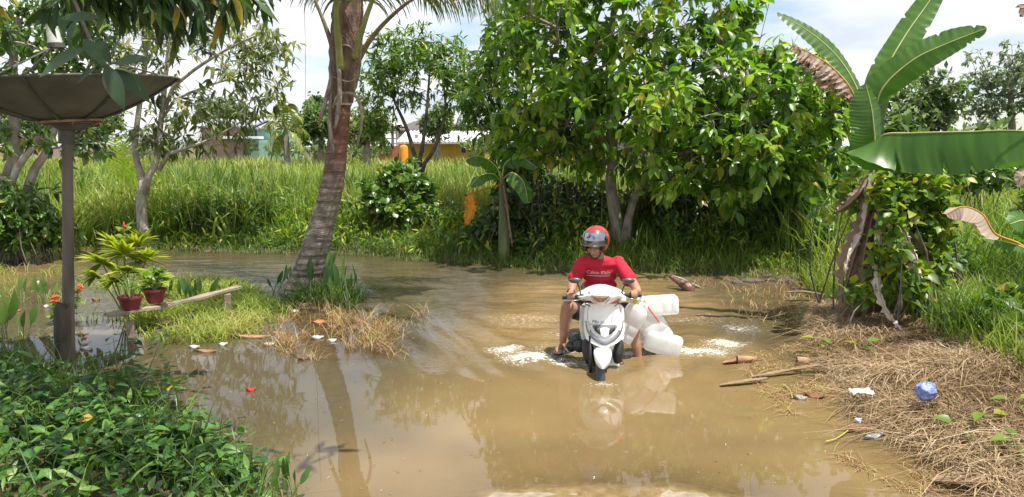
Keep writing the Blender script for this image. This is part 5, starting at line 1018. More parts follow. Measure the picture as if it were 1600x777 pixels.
mb = MB(); lathe(mb, (p.x, p.y, p.z), [(0, 0), (.3, 0), (.3, zt * .82), (.26, zt * .93), (.12, zt * .98), (0, zt)]); build(mb, 'tank', mat('orange_plastic', (.80, .30, .02), rough=.4, bump=0), t, smooth=True, sharp=40); mb = MB(); lathe(mb, (p.x, p.y, p.z + zt), [(0, -.02), (.12, -.01), (.12, .06), (0, .06)]); build(mb, 'lid', bpy.data.materials['orange_plastic'], t)
# overhead wires and their poles behind the big tree's top right
wire_m = mat('wire', (.05, .05, .05), rough=.5, bump=0)
for (a, b) in [((1182, -20, 14), (1165, 60, 30)), ((1208, -20, 14), (1140, 250, 60)), ((476, 5, 14), (478, 190, 46))]:
    pa, pb = P(*a), P(*b); t = thing('overhead_wire', tuple(pa), 'thin overhead wire ' + {1182: 'right of the big tree top, left of the pair', 1208: 'right of the big tree top, right of the pair', 476: 'crossing the sky left of the coconut palm'}[a[0]], 'wire'); mb = MB(); c = crv([pa, (pa + pb) / 2 - Vector((0, 0, .15)), pb], 16); mb.tube(c, .006, 4); build(mb, 'cable', wire_m, t)

# ================================================================== debris
def jag(mb, c, sx, sy, th, rz=0, n=10, dz=.02, curl=0):
    """an irregular flat scrap"""
    c = Vector(c); R = Matrix.Rotation(rz, 3, 'Z'); A = np.zeros((5, 7, 3)); w = [RD.uniform(.6, 1) for _ in range(7)]
    for j in range(7):
        s = j / 6 * 2 - 1
        for i in range(5):
            q = i / 4 * 2 - 1; A[i, j] = c + R @ Vector((s * sx / 2, q * sy / 2 * w[j] * math.sqrt(max(.05, 1 - abs(s) ** 3)), dz * math.sin(3 * s + 2 * q) * .5 + curl * s * s))
    mb.slab(A, (0, 0, th))
scrap = {'white': mat('white_plastic_scrap', (.62, .61, .57), rough=.4, bump=.1), 'card': mat('wet_cardboard', (.36, .22, .12), (.25, .14, .08), rough=.8), 'redl': mat('red_brown_leaf', (.24, .10, .05), (.15, .06, .03), rough=.6), 'grey': mat('grey_scrap', (.28, .28, .29), rough=.5), 'straw': mat('palm_sheath', (.27, .18, .10), (.14, .085, .05), rough=.75, stretch=(1, 12, 1)), 'org': mat('orange_leaf', (.42, .16, .05), rough=.6), 'red': mat('red_wrapper', (.6, .05, .04), rough=.4)}
items = [(135, 546 - 0, .16, .06, 'white', 'white foam scrap floating under the plank at its near end', 'scrap'), (303, 544, .18, .05, 'white', 'flat white foam piece at the edge of the green grass', 'scrap'), (348, 540, .14, .05, 'white', 'second white foam piece just right of the flat one', 'scrap'), (320, 551, .30, .035, 'card', 'narrow dark board floating by the green grass', 'board'),
         (392, 528, .55, .08, 'card', 'long dark floating board left of the drowned weeds', 'board'), (440, 523, .42, .05, 'card', 'second dark board beyond the long one', 'board'), (420, 540, .16, .06, 'white', 'white scrap with red print beside the dark boards', 'scrap'), (495, 529, .18, .07, 'white', 'white crumpled bag edge in the middle of the drowned weeds', 'scrap'), (518, 534, .12, .04, 'white', 'thin white scrap right of the crumpled bag', 'scrap'), (460, 488, .24, .08, 'white', 'white scrap before the foot of the palm', 'scrap'), (476, 480, .15, .1, 'white', 'pale round scrap just behind the white one at the palm', 'scrap'),
         (500, 505, .24, .14, 'org', 'orange dead leaf among the drowned weeds', 'leaf litter'), (520, 512, .2, .08, 'redl', 'red brown dead leaf among the drowned weeds', 'leaf litter'), (475, 562, .16, .04, 'redl', 'red brown leaf floating before the drowned weeds', 'leaf litter'), (392, 612, .10, .03, 'red', 'small red wrapper floating right of the leafy weeds', 'wrapper'),
         (1348, 640, .15, .055, 'white', 'white folded scrap on the water at the straw edge', 'scrap'), (1340, 660, .09, .05, 'white', 'small round pink-white scrap below the folded one', 'scrap'), (1365, 685, .22, .07, 'grey', 'grey plastic scrap at the straw edge', 'scrap'), (1415, 686, .14, .05, 'grey', 'small dark glossy scrap right of the grey one', 'scrap'), (1385, 665, .2, .05, 'grey', 'dark flat scrap under the straw bank', 'scrap'), (1434, 681, .06, .05, 'white', 'tiny cream shell-like scrap on the straw edge', 'scrap'), (1440, 706, .13, .04, 'card', 'small dark board at the straw edge', 'board'),
         (1272, 621, .2, .09, 'redl', 'orange-red dead leaf at the straw edge', 'leaf litter'), (1250, 624, .13, .09, 'grey', 'dark sodden lump beside the orange-red leaf', 'scrap'), (1345, 672, .35, .12, 'redl', 'wide red-brown palm scrap in the shallows', 'leaf litter'), (1255, 577, .4, .07, 'redl', 'long red-brown palm strip in the shallows under the straw', 'leaf litter'), (150, 470, .12, .05, 'redl', 'red leaf litter in the flood right of the dish pole', 'leaf litter'), (20, 487, .2, .05, 'org', 'orange litter at the left edge of the flood', 'leaf litter'), (72, 480, .12, .05, 'white', 'pale green-white wrapper left of the dish pole', 'wrapper'), (60, 442, .1, .04, 'white', 'small white scrap in the flood far left', 'scrap'), (1300, 480, .3, .07, 'redl', 'red-brown strip at the foot of the banana plant', 'leaf litter'), (1080, 590 - 40, .0, 0, 'redl', '', '')]
for (px, py, sx_, sy_, k, lab, cat) in items:
    if not lab: continue
    c = G(px, py, .0); z = max(0, gh(c.x, c.y)[0]); mb = MB(); jag(mb, (0, 0, .004), sx_ * .8, sy_ * .75, .012, 0, curl=RD.uniform(0, .008)); o = build(mb, cat.replace(' ', '_').replace('leaf_litter', 'dead_leaf'), scrap[k], smooth=True, sharp=50); o.location = (c.x, c.y, z + .003); o.rotation_euler = (RD.gauss(0, .05), RD.gauss(0, .05), RD.gauss(0, .4)); tag(o, lab, cat)
rs = random.Random(9)      # small floating flecks of leaf and chaff
mb = MB(); n = 900; px = rng.uniform(-50, 1500, n); pts = np.array([tuple(G(a, b)) for a, b in zip(px, rng.uniform(430, 775, n) )]); dn = fbm(pts[:, 0] * .8, pts[:, 1] * .8, 3, 77); k = (dn > .08) | (np.abs(px - 1250) < 130) | (px < 650) & (dn > -.15); pts = pts[k]; pts[:, 2] = .006; n = len(pts)
mb.tpl(TPL['mango'][0], TPL['mango'][1], frames(rng.normal(size=(n, 3)) * [1, 1, .03], None, .1), pts, rng.uniform(.008, .03, n), rng.uniform(0, 1, n)); build(mb, 'floating_chaff', grass_d, kind='stuff', recalc=False)
# palm sheaths in the shallows
for (p0, p1, w_, lab, k) in [((1125, 603), (1200, 596), .038, 'pale dry palm sheath with a pointed tip floating right of the scooter', 'straw'), ((1130, 568), (1175, 566), .06, 'red-brown curled palm sheath with a dark hollow end by the splash', 'redl'), ((1175, 590), (1290, 580), .035, 'long thin dry palm strip running into the straw', 'straw'), ((1455, 752), (1540, 768), .11, 'broad frayed palm sheath at the bottom right corner', 'straw'), ((1500, 640 - 20), (1515, 610), .05, 'dry upright sheath in the straw right of the blue bag', 'straw')]:
    a = G(*p0, .01); b = G(*p1, .01); a.z = max(.01, gh(a.x, a.y)[0] + .01); b.z = max(.03, gh(b.x, b.y)[0] + .06); A = np.zeros((14, 7, 3)); d = (b - a); sd = d.cross(Vector((0, 0, 1))).normalized()
    for i in range(14):
        s = i / 13; ww = w_ * math.sin(math.pi * min(.97, s * .8 + .08)) ** .7
        for j in range(7): q = j / 3 - 1; A[i, j] = a + d * s + sd * (q * ww * .7) + Vector((0, 0, ww * .22 * (q * q) + RD.gauss(0, .002)))
    mb = MB(); mb.slab(A, (0, 0, .006)); o = build(mb, 'palm_sheath', scrap[k], smooth=True, sharp=50); tag(o, lab, 'palm debris')
for (p0, p1, lab) in [((1155, 570), (1173, 566), ''), ((1248, 572), (1262, 568), '')]:
    a = G(*p0); b = G(*p1); mb = MB(); A = []
    for i in range(14): th = 2 * math.pi * i / 14; A.append([tuple(a + Vector((-.02, .03 * math.cos(th) * 1.2, .045 + .042 * math.sin(th)))), tuple(b + Vector((.05, .02 * math.cos(th), .03 + .02 * math.sin(th))))])
    mb.grid(np.array(A), closeu=True); o = build(mb, 'coconut_husk', scrap['card'], smooth=True); add_mod(o, 'SOLIDIFY', thickness=.006); tag(o, ['hollow brown husk tube beside the red-brown palm sheath', 'hollow brown husk tube at the edge of the straw'][p0[0] > 1200], 'husk')
# the yellow-green stems in the shallows
yg = mat('yellow_stem', (.36, .38, .06), rough=.5, bump=0)
for (pl, lab) in [([(1222, 600), (1228, 604), (1235, 612), (1238, 622)], 'short yellow-green bent stem at the straw edge'), ([(1290, 690), (1305, 686), (1318, 678), (1328, 670)], 'yellow-green curved stem floating in the shallows')]:
    mb = MB(); mb.tube(crv([G(*q, .02) for q in pl], 14), .0045, 6); o = build(mb, 'loose_stem', yg, smooth=True); tag(o, lab, 'stem')
# sticks and rope on the right
for (a, b, r_, lab, m_) in [((1228, 470), (1300, 474), .012, 'thin black stick lying above the straw at the right bank', wood_d), ((1225, 457), (1290, 461), .014, 'pale thin stick in the shallows beyond the black one', wood_w), ((1235, 450), (1305, 462), .01, 'second thin brown stick near the banana foot', wood_d)]:
    mb = MB(); pa, pb = G(*a, .03), G(*b, .05); mb.tube(crv([pa, (pa + pb) / 2 + Vector((0, .03, .02)), pb], 10), r_, 6); o = build(mb, 'stick', m_, smooth=True); tag(o, lab, 'stick')
# snag: a dark broken branch poking out of the water
sn = G(1070, 452); t = thing('broken_branch', (sn.x, sn.y, -.05), 'dark broken branch with a pale knot poking out of the stream right of the rider', 'branch')
mb = MB(); c = crv([P(1084, 462, sn.y - .15), P(1076, 449, sn.y - .1), P(1062, 441, sn.y), P(1046, 431, sn.y + .1)], 16); mb.tube(c, [.02, .035, .05, .065, .075, .078, .08, .075, .07, .06, .05, .045, .04, .035, .03, .02], 9, ell=.6); build(mb, 'limb', mat('wet_brown_wood', (.16, .06, .035), (.07, .03, .02), rough=.35, bump=.5), t, smooth=True)
mb = MB(); mb.tube(crv([P(1095, 450, sn.y + .1), P(1075, 440, sn.y + .15), P(1050, 430, sn.y + .2)], 12), [.03 + .01 * math.sin(i) for i in range(12)], 7, ell=.4); build(mb, 'bark_strip', mat('wet_grey_bark', (.24, .24, .24), rough=.4, bump=.5), t, smooth=True)
mb = MB(); mb.ell(P(1066, 441, sn.y - .08), (.035, .03, .03)); build(mb, 'knot', wood_w, t, smooth=True)
# dark sodden debris along the far right shore
mb = MB()
for k in range(26): c = G(RD.uniform(1120, 1290), RD.uniform(428, 444), .0); mb.ell(c + Vector((0, 0, .01)), (RD.uniform(.05, .2), RD.uniform(.04, .1), RD.uniform(.02, .05)), Matrix.Rotation(RD.uniform(-.6, .6), 3, 'Z'), nu=8, nv=5)
build(mb, 'sodden_debris', wood_d, kind='stuff')
# blue plastic bag
c = G(1447, 612, .25); mb = MB(); nu, nv = 22, 14; A = np.zeros((nu, nv, 3))
for i in range(nu):
    for j in range(nv):
        th = 2 * math.pi * i / nu; ph = math.pi * (j + .3) / (nv - .4); r_ = 1 + .5 * float(vn(3 * math.cos(th) + 9, 3 * math.sin(th) + 4 * ph)) + .22 * float(vn(9 * math.cos(th), 9 * ph + 7 * math.sin(th), 3)); A[i, j] = c + Vector((.068 * r_ * math.sin(ph) * math.cos(th), .06 * r_ * math.sin(ph) * math.sin(th), .06 * r_ * math.cos(ph)))
mb.grid(A, closeu=True); o = build(mb, 'plastic_bag', mat('blue_plastic', (.34, .42, .80), (.10, .15, .48), rough=.25, vs=25, bump=.8, bs=45, trans=.15), smooth=True); tag(o, 'crumpled blue and white plastic bag lying on the straw', 'bag')
c = G(1345, 618, .12); mb = MB(); A = np.array([[tuple(c + Vector(((i / 9 - .5) * .16, (j / 7 - .5) * .10, .03 * float(vn(i * .9, j * .9)) + .03))) for j in range(8)] for i in range(10)]); mb.slab(A, (0, 0, .004)); o = build(mb, 'plastic_film', scrap['white'], smooth=True); tag(o, 'crumpled whitish plastic film half buried in the straw', 'film')
# broad green leaves low on the straw bank
for (px, py, Y, n_, lab) in [(1497, 712, 4.75, 3, 'small weed with three round green leaves growing from the straw'), (1540, 700, 4.8, 2, 'weed with a jagged leaf right of the round-leaved weed'), (1585, 655, 5.0, 3, 'weed with bright yellow-green leaves near the right edge'), (1590, 755, 4.4, 5, 'dark green weed in the bottom right corner'), (1350, 535, 6.8, 3, 'yellowing weed leaf at the top of the straw'), (1280, 538, 7.0, 3, 'yellow-green weed where the straw meets the water')]:
    b0 = P(px, py, Y); b0.z = gh(b0.x, b0.y)[0]; t = thing('straw_weed', tuple(b0), lab, 'weed'); tips = []; dd = []
    for k in range(n_):
        a = 2 * math.pi * k / n_ + .4; e = b0 + Vector((math.cos(a) * .05, math.sin(a) * .05, RD.uniform(.08, .16))); mb = MB(); mb.tube([b0, e], .004, 4); build(mb, 'stem', SG, t); tips.append(tuple(e)); dd.append((math.cos(a), math.sin(a) - .3, RD.uniform(-.2, .4)))
    foliage(t, np.array(tips), np.array(dd), rng.uniform(.10, .15, n_), 'ovate', lf_vine, n_, tint=rng.uniform(.3, .8, n_), jit=.3, minpx=3)

# ================================================================== scooter
white_p = mat('white_scooter_paint', (.80, .80, .78), (.66, .65, .62), rough=.25, vs=7, bump=.02, coat=.4, lo=.25, hi=.5)
t = white_p.node_tree; b = t.nodes['Principled BSDF']; src = b.inputs['Base Color'].links[0].from_socket; tcn = t.nodes.new('ShaderNodeTexCoord')
_, f1 = nzr(t, tcn.outputs['Object'], 38, (0, 0, 0), (1, 1, 1)); _, f2 = nzr(t, tcn.outputs['Object'], 4, (0, 0, 0), (1, 1, 1))
sx = t.nodes.new('ShaderNodeSeparateXYZ'); t.links.new(tcn.outputs['Object'], sx.inputs[0]); lowz = mth('MULTIPLY', mth('SUBTRACT', .62, sx.outputs[2], t), .22, t)
k_ = mth('MULTIPLY', mth('ADD', mth('SUBTRACT', mth('ADD', f1, mth('MULTIPLY', f2, .5, t), t), .93, t), lowz, t), 9.0, t); k_ = mth('MINIMUM', mth('MAXIMUM', k_, 0.0, t), .75, t)
mxn = t.nodes.new('ShaderNodeMix'); mxn.data_type = 'RGBA'; t.links.new(k_, mxn.inputs['Factor']); t.links.new(src, mxn.inputs['A']); mxn.inputs['B'].default_value = (.30, .22, .13, 1); t.links.new(mxn.outputs['Result'], b.inputs['Base Color'])
black_p = mat('black_plastic', (.022, .022, .024), rough=.45, bump=.05); silver = mat('silver_trim', (.42, .43, .45), (.28, .29, .31), rough=.22, metal=.7, bump=.05)
rubber = mat('wet_rubber', (.055, .065, .075), (.03, .035, .04), rough=.3, bump=.2); lens_m = mat('headlight_lens', (.42, .27, .19), (.30, .2, .15), rough=.08, vs=14, bump=.0, metal=.4); seat_m = mat('seat_vinyl', (.03, .03, .03), rough=.5)
CX = 944; sc0 = P(CX, 560, 6.8); sc = thing('scooter', (sc0.x, 6.8, -.30), 'white scooter seen from the front ploughing through the muddy flood', 'scooter')
def Ysh(px, py):
    u = (px - CX) / 31; return 6.60 - .12 * (py - 476) / 67 + .085 * abs(u) ** 2.4
def fnp(tab, x): return float(np.interp(x, [a for a, _ in tab], [b for _, b in tab]))
hw = [(475, 21), (477, 27), (481, 30), (488, 31), (505, 31.5), (520, 31), (530, 28), (537, 19), (541, 10), (544, 4)]
A = [[tuple(P(CX + u * fnp(hw, py), py, Ysh(CX + u * fnp(hw, py), py))) for u in np.linspace(-1, 1, 21)] for py in np.linspace(475, 544, 30)]
mb = MB(); mb.slab(A, (0, .05, .0)); build(mb, 'front_shield', white_p, sc, smooth=True, sharp=45)
A = [[tuple(P(CX - 2 + u * (fnp(hw, py) + 4), py + 1, Ysh(CX, py) + .16 + .05 * (1 - abs(u) ** 3))) for u in np.linspace(-1, 1, 15)] for py in np.linspace(476, 538, 14)]
mb = MB(); mb.slab(A, (0, .09, 0)); build(mb, 'leg_shield', white_p, sc, smooth=True, sharp=45)
for px, lab in ((918, 1), (966, 1)):
    mb = MB(); mb.tube(crv([P(px, 532, 6.66), P(px, 545, 6.62), P(px + (2 if px < CX else -1), 556, 6.60), P(px + (2 if px < CX else -1), 565, 6.62)], 8), [.040, .048, .05, .05, .048, .044, .04, .034], 12); build(mb, 'inner_fairing', black_p, sc, smooth=True)
mb = MB(); mb.slab([[tuple(P(CX + u * w_, py, 6.56 + .06 * u * u)) for u in np.linspace(-1, 1, 9)] for py, w_ in ((538, 20), (544, 19), (549, 16), (553, 12))], (0, .06, 0)); build(mb, 'lower_fairing', white_p, sc, smooth=True, sharp=45)
def strip(name, outer, inner, lift, m_, n=40, th=.008):
    O = crv([Vector((x, y, 0)) for x, y in outer], n); I = crv([Vector((x, y, 0)) for x, y in inner], n); A = []
    for o_, i_ in zip(O, I): A.append([tuple(P(*(lambda q: (q.x, q.y, Ysh(q.x, q.y) - lift - .006 * math.sin(math.pi * k / 4)))(o_.lerp(i_, k / 4)))) for k in range(5)])
    mb = MB(); mb.slab(A, (0, th, 0)); return build(mb, name, m_, sc, smooth=True, sharp=50)
strip('silver_grille_frame', [(914.5, 501), (916, 514), (921, 525), (932, 534.5), (945, 539), (958, 534.5), (968, 525), (973, 514), (974.5, 501)], [(919, 505), (921, 513), (927, 521), (935, 527), (945, 531), (955, 527), (963, 521), (967.5, 513), (970, 505)], .006, silver)
strip('grille_recess', [(925, 509), (932, 508), (945, 508), (958, 508), (966, 509)], [(929, 517), (935, 521), (945, 527), (955, 521), (961, 517)], .003, mat('grey_plastic', (.20, .20, .21), rough=.4, bump=.02))
for s_ in (-1, 1):
    strip('vent', [(CX + 1 + s_ * 16.5, 510), (CX + 1 + s_ * 11, 512.5), (CX + 1 + s_ * 6, 520)], [(CX + 1 + s_ * 15, 517), (CX + 1 + s_ * 12, 520), (CX + 1 + s_ * 8.5, 523)], .022, black_p, n=8)
    strip('position_light', [(CX + 1 + s_ * 27.5, 503), (CX + 1 + s_ * 27, 510), (CX + 1 + s_ * 24, 518)], [(CX + 1 + s_ * 25, 505), (CX + 1 + s_ * 24, 510), (CX + 1 + s_ * 22, 515)], .016, mat('clear_lens', (.75, .76, .78), rough=.08, bump=0) if 'clear_lens' not in bpy.data.materials else bpy.data.materials['clear_lens'], n=8)
strip('nose_beak', [(938, 514), (945, 512), (952, 514)], [(939, 524), (945, 527), (951, 524)], .018, white_p, n=14)
# handlebar cover with headlight
tab_t = [(902, 463), (906, 460), (912, 457.5), (920, 453), (930, 449.6), (940, 448.2), (950, 449), (962, 452.5), (971, 456), (977, 459), (981, 463)]
tab_b = [(902, 465), (908, 468.5), (914, 470), (922, 470), (928, 474), (934, 476.5), (940, 477), (946, 476), (952, 474.5), (958, 472), (966, 467), (974, 468), (981, 466)]
def Yh(px, f): u = (px - 940) / 40; return 6.44 + .20 * abs(u) ** 1.8 + .07 * (2 * f - 1) ** 2 + .05 * (1 - f)
A = [[tuple(P(px, fnp(tab_t, px) * (1 - f) + fnp(tab_b, px) * f, Yh(px, f) + (.05 * (1 - f) if f < .5 else 0))) for f in np.linspace(0, 1, 9)] for px in np.linspace(902, 981, 36)]
mb = MB(); mb.slab(A, (0, .13, .0)); build(mb, 'handlebar_cover', white_p, sc, smooth=True, sharp=45)
def hpatch(name, tt, bt, x0, x1, lift, m_, n=18):
    A = []
    for px in np.linspace(x0, x1, n):
        r_ = []
        for f in np.linspace(0, 1, 7):
            py = fnp(tt, px) * (1 - f) + fnp(bt, px) * f; F = (py - fnp(tab_t, px)) / (fnp(tab_b, px) - fnp(tab_t, px)); r_.append(tuple(P(px, py, Yh(px, F) - lift - .008 * math.sin(math.pi * f) + (.05 * (1 - F) if F < .5 else 0))))
        A.append(r_)
    mb = MB(); mb.slab(A, (0, .012, 0)); return build(mb, name, m_, sc, smooth=True, sharp=45)
hl_f = hpatch('headlight_surround', [(919, 455), (926, 459), (938, 460), (950, 459), (958, 455)], [(919, 457), (924, 467), (930, 473), (938, 475.5), (946, 473), (952, 467), (958, 457)], 919, 958, .003, bpy.data.materials['clear_lens'])
hpatch('headlight', [(924, 461), (930, 461), (938, 461.5), (946, 461), (952, 461)], [(924, 463.5), (928, 468.5), (933, 472), (938, 473), (943, 472), (948, 468.5), (952, 463.5)], 924, 952, .010, lens_m)
for pl in ([(919, 456), (925, 466.5), (932, 474.5)], [(958, 456), (952.5, 466.5), (946, 474.5)], [(919, 456), (928, 459.5), (938, 460.5), (948, 459.5), (958, 456)]):
    mb = MB(); c = crv([P(x, y, Yh(x, (y - fnp(tab_t, x)) / (fnp(tab_b, x) - fnp(tab_t, x))) - .002) for x, y in pl], 14); mb.tube(c, .0035, 5); build(mb, 'trim_line', bpy.data.materials['grey_plastic'], sc)
mb = MB(); mb.ell(P(909.5, 461, 6.545), (.018, .012, .008)); build(mb, 'switch', black_p, sc, smooth=True)
mb = MB(); mb.box(P(973, 467.5, 6.64), (.055, .06, .035)); o = build(mb, 'mirror_mount', white_p, sc); add_mod(o, 'BEVEL', width=.01, segments=3)
GL0, GL1 = P(907, 464.5, 6.66), P(880, 465.5, 6.76); GR0, GR1 = P(976, 461.5, 6.66), P(1001, 462, 6.76)
for a, b in ((GL0, GL1), (GR0, GR1)):
    mb = MB(); n = 26; mb.tube([a.lerp(b, i / (n - 1)) for i in range(n)], [.0165 + .0012 * (i % 2) if i < n - 1 else .019 for i in range(n)], 12); build(mb, 'grip', black_p, sc, smooth=True, sharp=60)
mb = MB(); mb.tube([GL0, GR0], .011, 8); build(mb, 'handlebar', silver, sc, smooth=True)
for pl in ([(905, 469, 6.62), (896, 470, 6.60), (884, 470, 6.64), (879, 469, 6.67)], [(980, 467, 6.62), (988, 467.5, 6.60), (996, 470.5, 6.64), (1001, 470, 6.67)]):
    mb = MB(); mb.tube(crv([P(*q) for q in pl], 10), .0055, 6); build(mb, 'brake_lever', silver, sc, smooth=True)
for (pl, cc_, rx_) in (([(907, 463, 6.66), (906, 452, 6.68), (902, 443, 6.68)], (899, 438.5, 6.67), .056), ([(971, 463, 6.66), (973, 452, 6.68), (978, 443, 6.68)], (981.5, 439, 6.67), .060)):
    mb = MB(); mb.tube(crv([P(*q) for q in pl], 10), .006, 6); build(mb, 'mirror_stem', black_p, sc, smooth=True)
    mb = MB(); mb.ell(P(*cc_), (rx_, .022, .026), nu=20, nv=12); mo = build(mb, 'mirror', mat('mirror_back', (.06, .06, .065), rough=.35, bump=0) if 'mirror_back' not in bpy.data.materials else bpy.data.materials['mirror_back'], sc, smooth=True)
    mb = MB(); mb.ell(P(cc_[0], cc_[1], cc_[2] + .016), (rx_ * .88, .009, .021), nu=18, nv=8); build(mb, 'mirror_glass', mat('mirror_glass', (.8, .8, .8), rough=.02, metal=1, bump=0) if 'mirror_glass' not in bpy.data.materials else bpy.data.materials['mirror_glass'], mo, smooth=True)
for pl in ([(912, 468, 6.60), (914, 474, 6.52), (922, 479, 6.58)], [(966, 468, 6.60), (966, 474, 6.52), (960, 479, 6.58)], [(898, 465, 6.70), (904, 474, 6.66), (918, 482, 6.70)]):
    mb = MB(); mb.tube(crv([P(*q) for q in pl], 10), .0045, 5); build(mb, 'cable', black_p, sc, smooth=True)
for pl in ([(920, 479), (918, 490), (918.5, 500), (921, 504)], [(968, 479), (970, 490), (969.5, 500), (967, 504)], [(921, 506.5), (932, 507.5), (945, 507.8), (958, 507.5), (967, 506.5)]):
    mb = MB(); mb.tube([P(q.x, q.y, Ysh(q.x, q.y) - .0005) for q in crv([Vector((x, y, 0)) for x, y in pl], 14)], .0022, 4); build(mb, 'seam', bpy.data.materials['grey_plastic'], sc)
# wheels, fender, fork
WC = Vector((P(940, 590, 6.2).x, 6.47, -.043))
def wheel(c, R_, r_, nm='wheel'):
    mb = MB(); A = [[(c.x + r_ * math.cos(b) * 1.0, c.y + (R_ + r_ * math.sin(b)) * math.cos(a), c.z + (R_ + r_ * math.sin(b)) * math.sin(a)) for b in np.linspace(0, 2 * math.pi, 13)] for a in np.linspace(0, 2 * math.pi, 49)]; mb.grid(A); w_ = build(mb, nm, rubber, sc, smooth=True)
    mb = MB(); mb.tube([c + Vector((-.03, 0, 0)), c + Vector((.03, 0, 0))], .045, 12)
    for k in range(5): a = 2 * math.pi * k / 5; mb.tube([c, c + Vector((0, math.cos(a), math.sin(a))) * (R_ - .02)], .014, 6)
    A = [[(c.x + .03 * s_, c.y + (R_ - .03 + .006 * abs(s_)) * math.cos(a), c.z + (R_ - .03 + .006 * abs(s_)) * math.sin(a)) for s_ in (-1, 0, 1)] for a in np.linspace(0, 2 * math.pi, 41)]; mb.grid(A); build(mb, 'rim', silver, w_, smooth=True); return w_
wheel(WC, .215, .040); wheel(Vector((WC.x + .01, 7.72, -.043)), .20, .048)
A = []
for f, hw_ in [(0, 9.5), (.10, 13), (.25, 14), (.45, 13), (.65, 11.5), (.82, 8.5), (.93, 6), (1, 3.2)]:
    py = 546 + 31 * f; Yf_ = 6.345 - .155 * math.sin(f * 1.5); A.append([tuple(P(941.5 + (1 - f) * 1 + u * hw_, py, Yf_ + .075 * abs(u) ** 2)) for u in np.linspace(-1, 1, 13)])
mb = MB(); mb.slab(A, (0, .05, 0)); build(mb, 'front_fender', white_p, sc, smooth=True, sharp=50)
for s_ in (-1, 1):
    mb = MB(); mb.tube([WC + Vector((s_ * .065, 0, 0)), WC + Vector((s_ * .06, .09, .35))], .016, 8); build(mb, 'fork', black_p, sc, smooth=True)
mb = MB(); mb.tube(crv([Vector((sc0.x, 6.66, .02)), Vector((sc0.x, 6.9, -.02)), Vector((sc0.x, 7.15, .05)), Vector((sc0.x, 7.5, .22)), Vector((sc0.x, 7.95, .38))], 16), [.12, .13, .13, .13, .12, .13, .14, .16, .17, .17, .165, .16, .15, .13, .10, .05], 14, ell=1.0); build(mb, 'rear_body', white_p, sc, smooth=True)
mb = MB(); mb.tube(crv([Vector((sc0.x, 7.15, .38)), Vector((sc0.x, 7.35, .43)), Vector((sc0.x, 7.8, .50)), Vector((sc0.x, 8.0, .50))], 14), [.05, .10, .12, .125, .13, .13, .13, .13, .13, .13, .12, .11, .09, .04], 14, ell=.55); build(mb, 'seat', seat_m, sc, smooth=True)
mb = MB(); mb.box((sc0.x, 6.9, .0), (.34, .40, .05)); o = build(mb, 'footboard', black_p, sc); add_mod(o, 'BEVEL', width=.02, segments=3)
mb = MB(); 
for (a, b_, r_) in [((899, 530), 6.95, .06), ((893, 541), 6.98, .05), ((905, 540), 6.9, .06)]: mb.ell(P(*a, b_), (r_, .06, r_ * 1.1), nu=14, nv=9)
o = build(mb, 'engine_cover', rubber, sc, smooth=True)
def text_on(txt, center, width, m_, name, parent, surf_bvh, tilt=0, shear=0.0, extr=.0012, lift=.006):
    cu = bpy.data.curves.new(name, 'FONT'); cu.body = txt; cu.size = 1; cu.extrude = 0; cu.shear = shear; cu.resolution_u = 3; cu.align_x = 'CENTER'; cu.align_y = 'CENTER'
    ob = bpy.data.objects.new('tmp_text', cu); COL.objects.link(ob); dg = bpy.context.evaluated_depsgraph_get(); dg.update(); me = bpy.data.meshes.new_from_object(ob.evaluated_get(dg)); bpy.data.objects.remove(ob)
    xs = [v.co.x for v in me.vertices]; s_ = width / (max(xs) - min(xs)); bm = bmesh.new(); bm.from_mesh(me); bmesh.ops.triangulate(bm, faces=bm.faces)
    org = ORG[parent.name]; ct, stl = math.cos(tilt), math.sin(tilt)
    for v in bm.verts:
        x, y = v.co.x * s_, v.co.y * s_; w_ = Vector((center.x + x * ct - y * stl, center.y - 1, center.z + x * stl + y * ct)); hit = surf_bvh.ray_cast(w_ - org, Vector((0, 1, 0)))
        yy_ = hit[0].y - lift if hit[0] is not None else center.y - org.y; v.co = Vector((w_.x - org.x, yy_, w_.z - org.z))
    bm.to_mesh(me); bm.free(); me.name = name; me.materials.clear(); me.materials.append(m_); o = bpy.data.objects.new(name, me); COL.objects.link(o); o.parent = parent; ORG[o.name] = org; return o
def bvh_of(o): dg = bpy.context.evaluated_depsgraph_get(); dg.update(); return BVHTree.FromObject(o.evaluated_get(dg), dg) if o.modifiers else BVHTree.FromPolygons([v.co for v in o.data.vertices], [p.vertices for p in o.data.polygons])
dark_ink = mat('dark_lettering', (.05, .05, .06), rough=.4, bump=0)
shield = [o for o in sc.children if o.name.startswith('front_shield')][0]
text_on('Mio soul', P(937, 503.4, 6.55), 25 / 182, dark_ink, 'lettering', shield, bvh_of(shield), shear=.3)

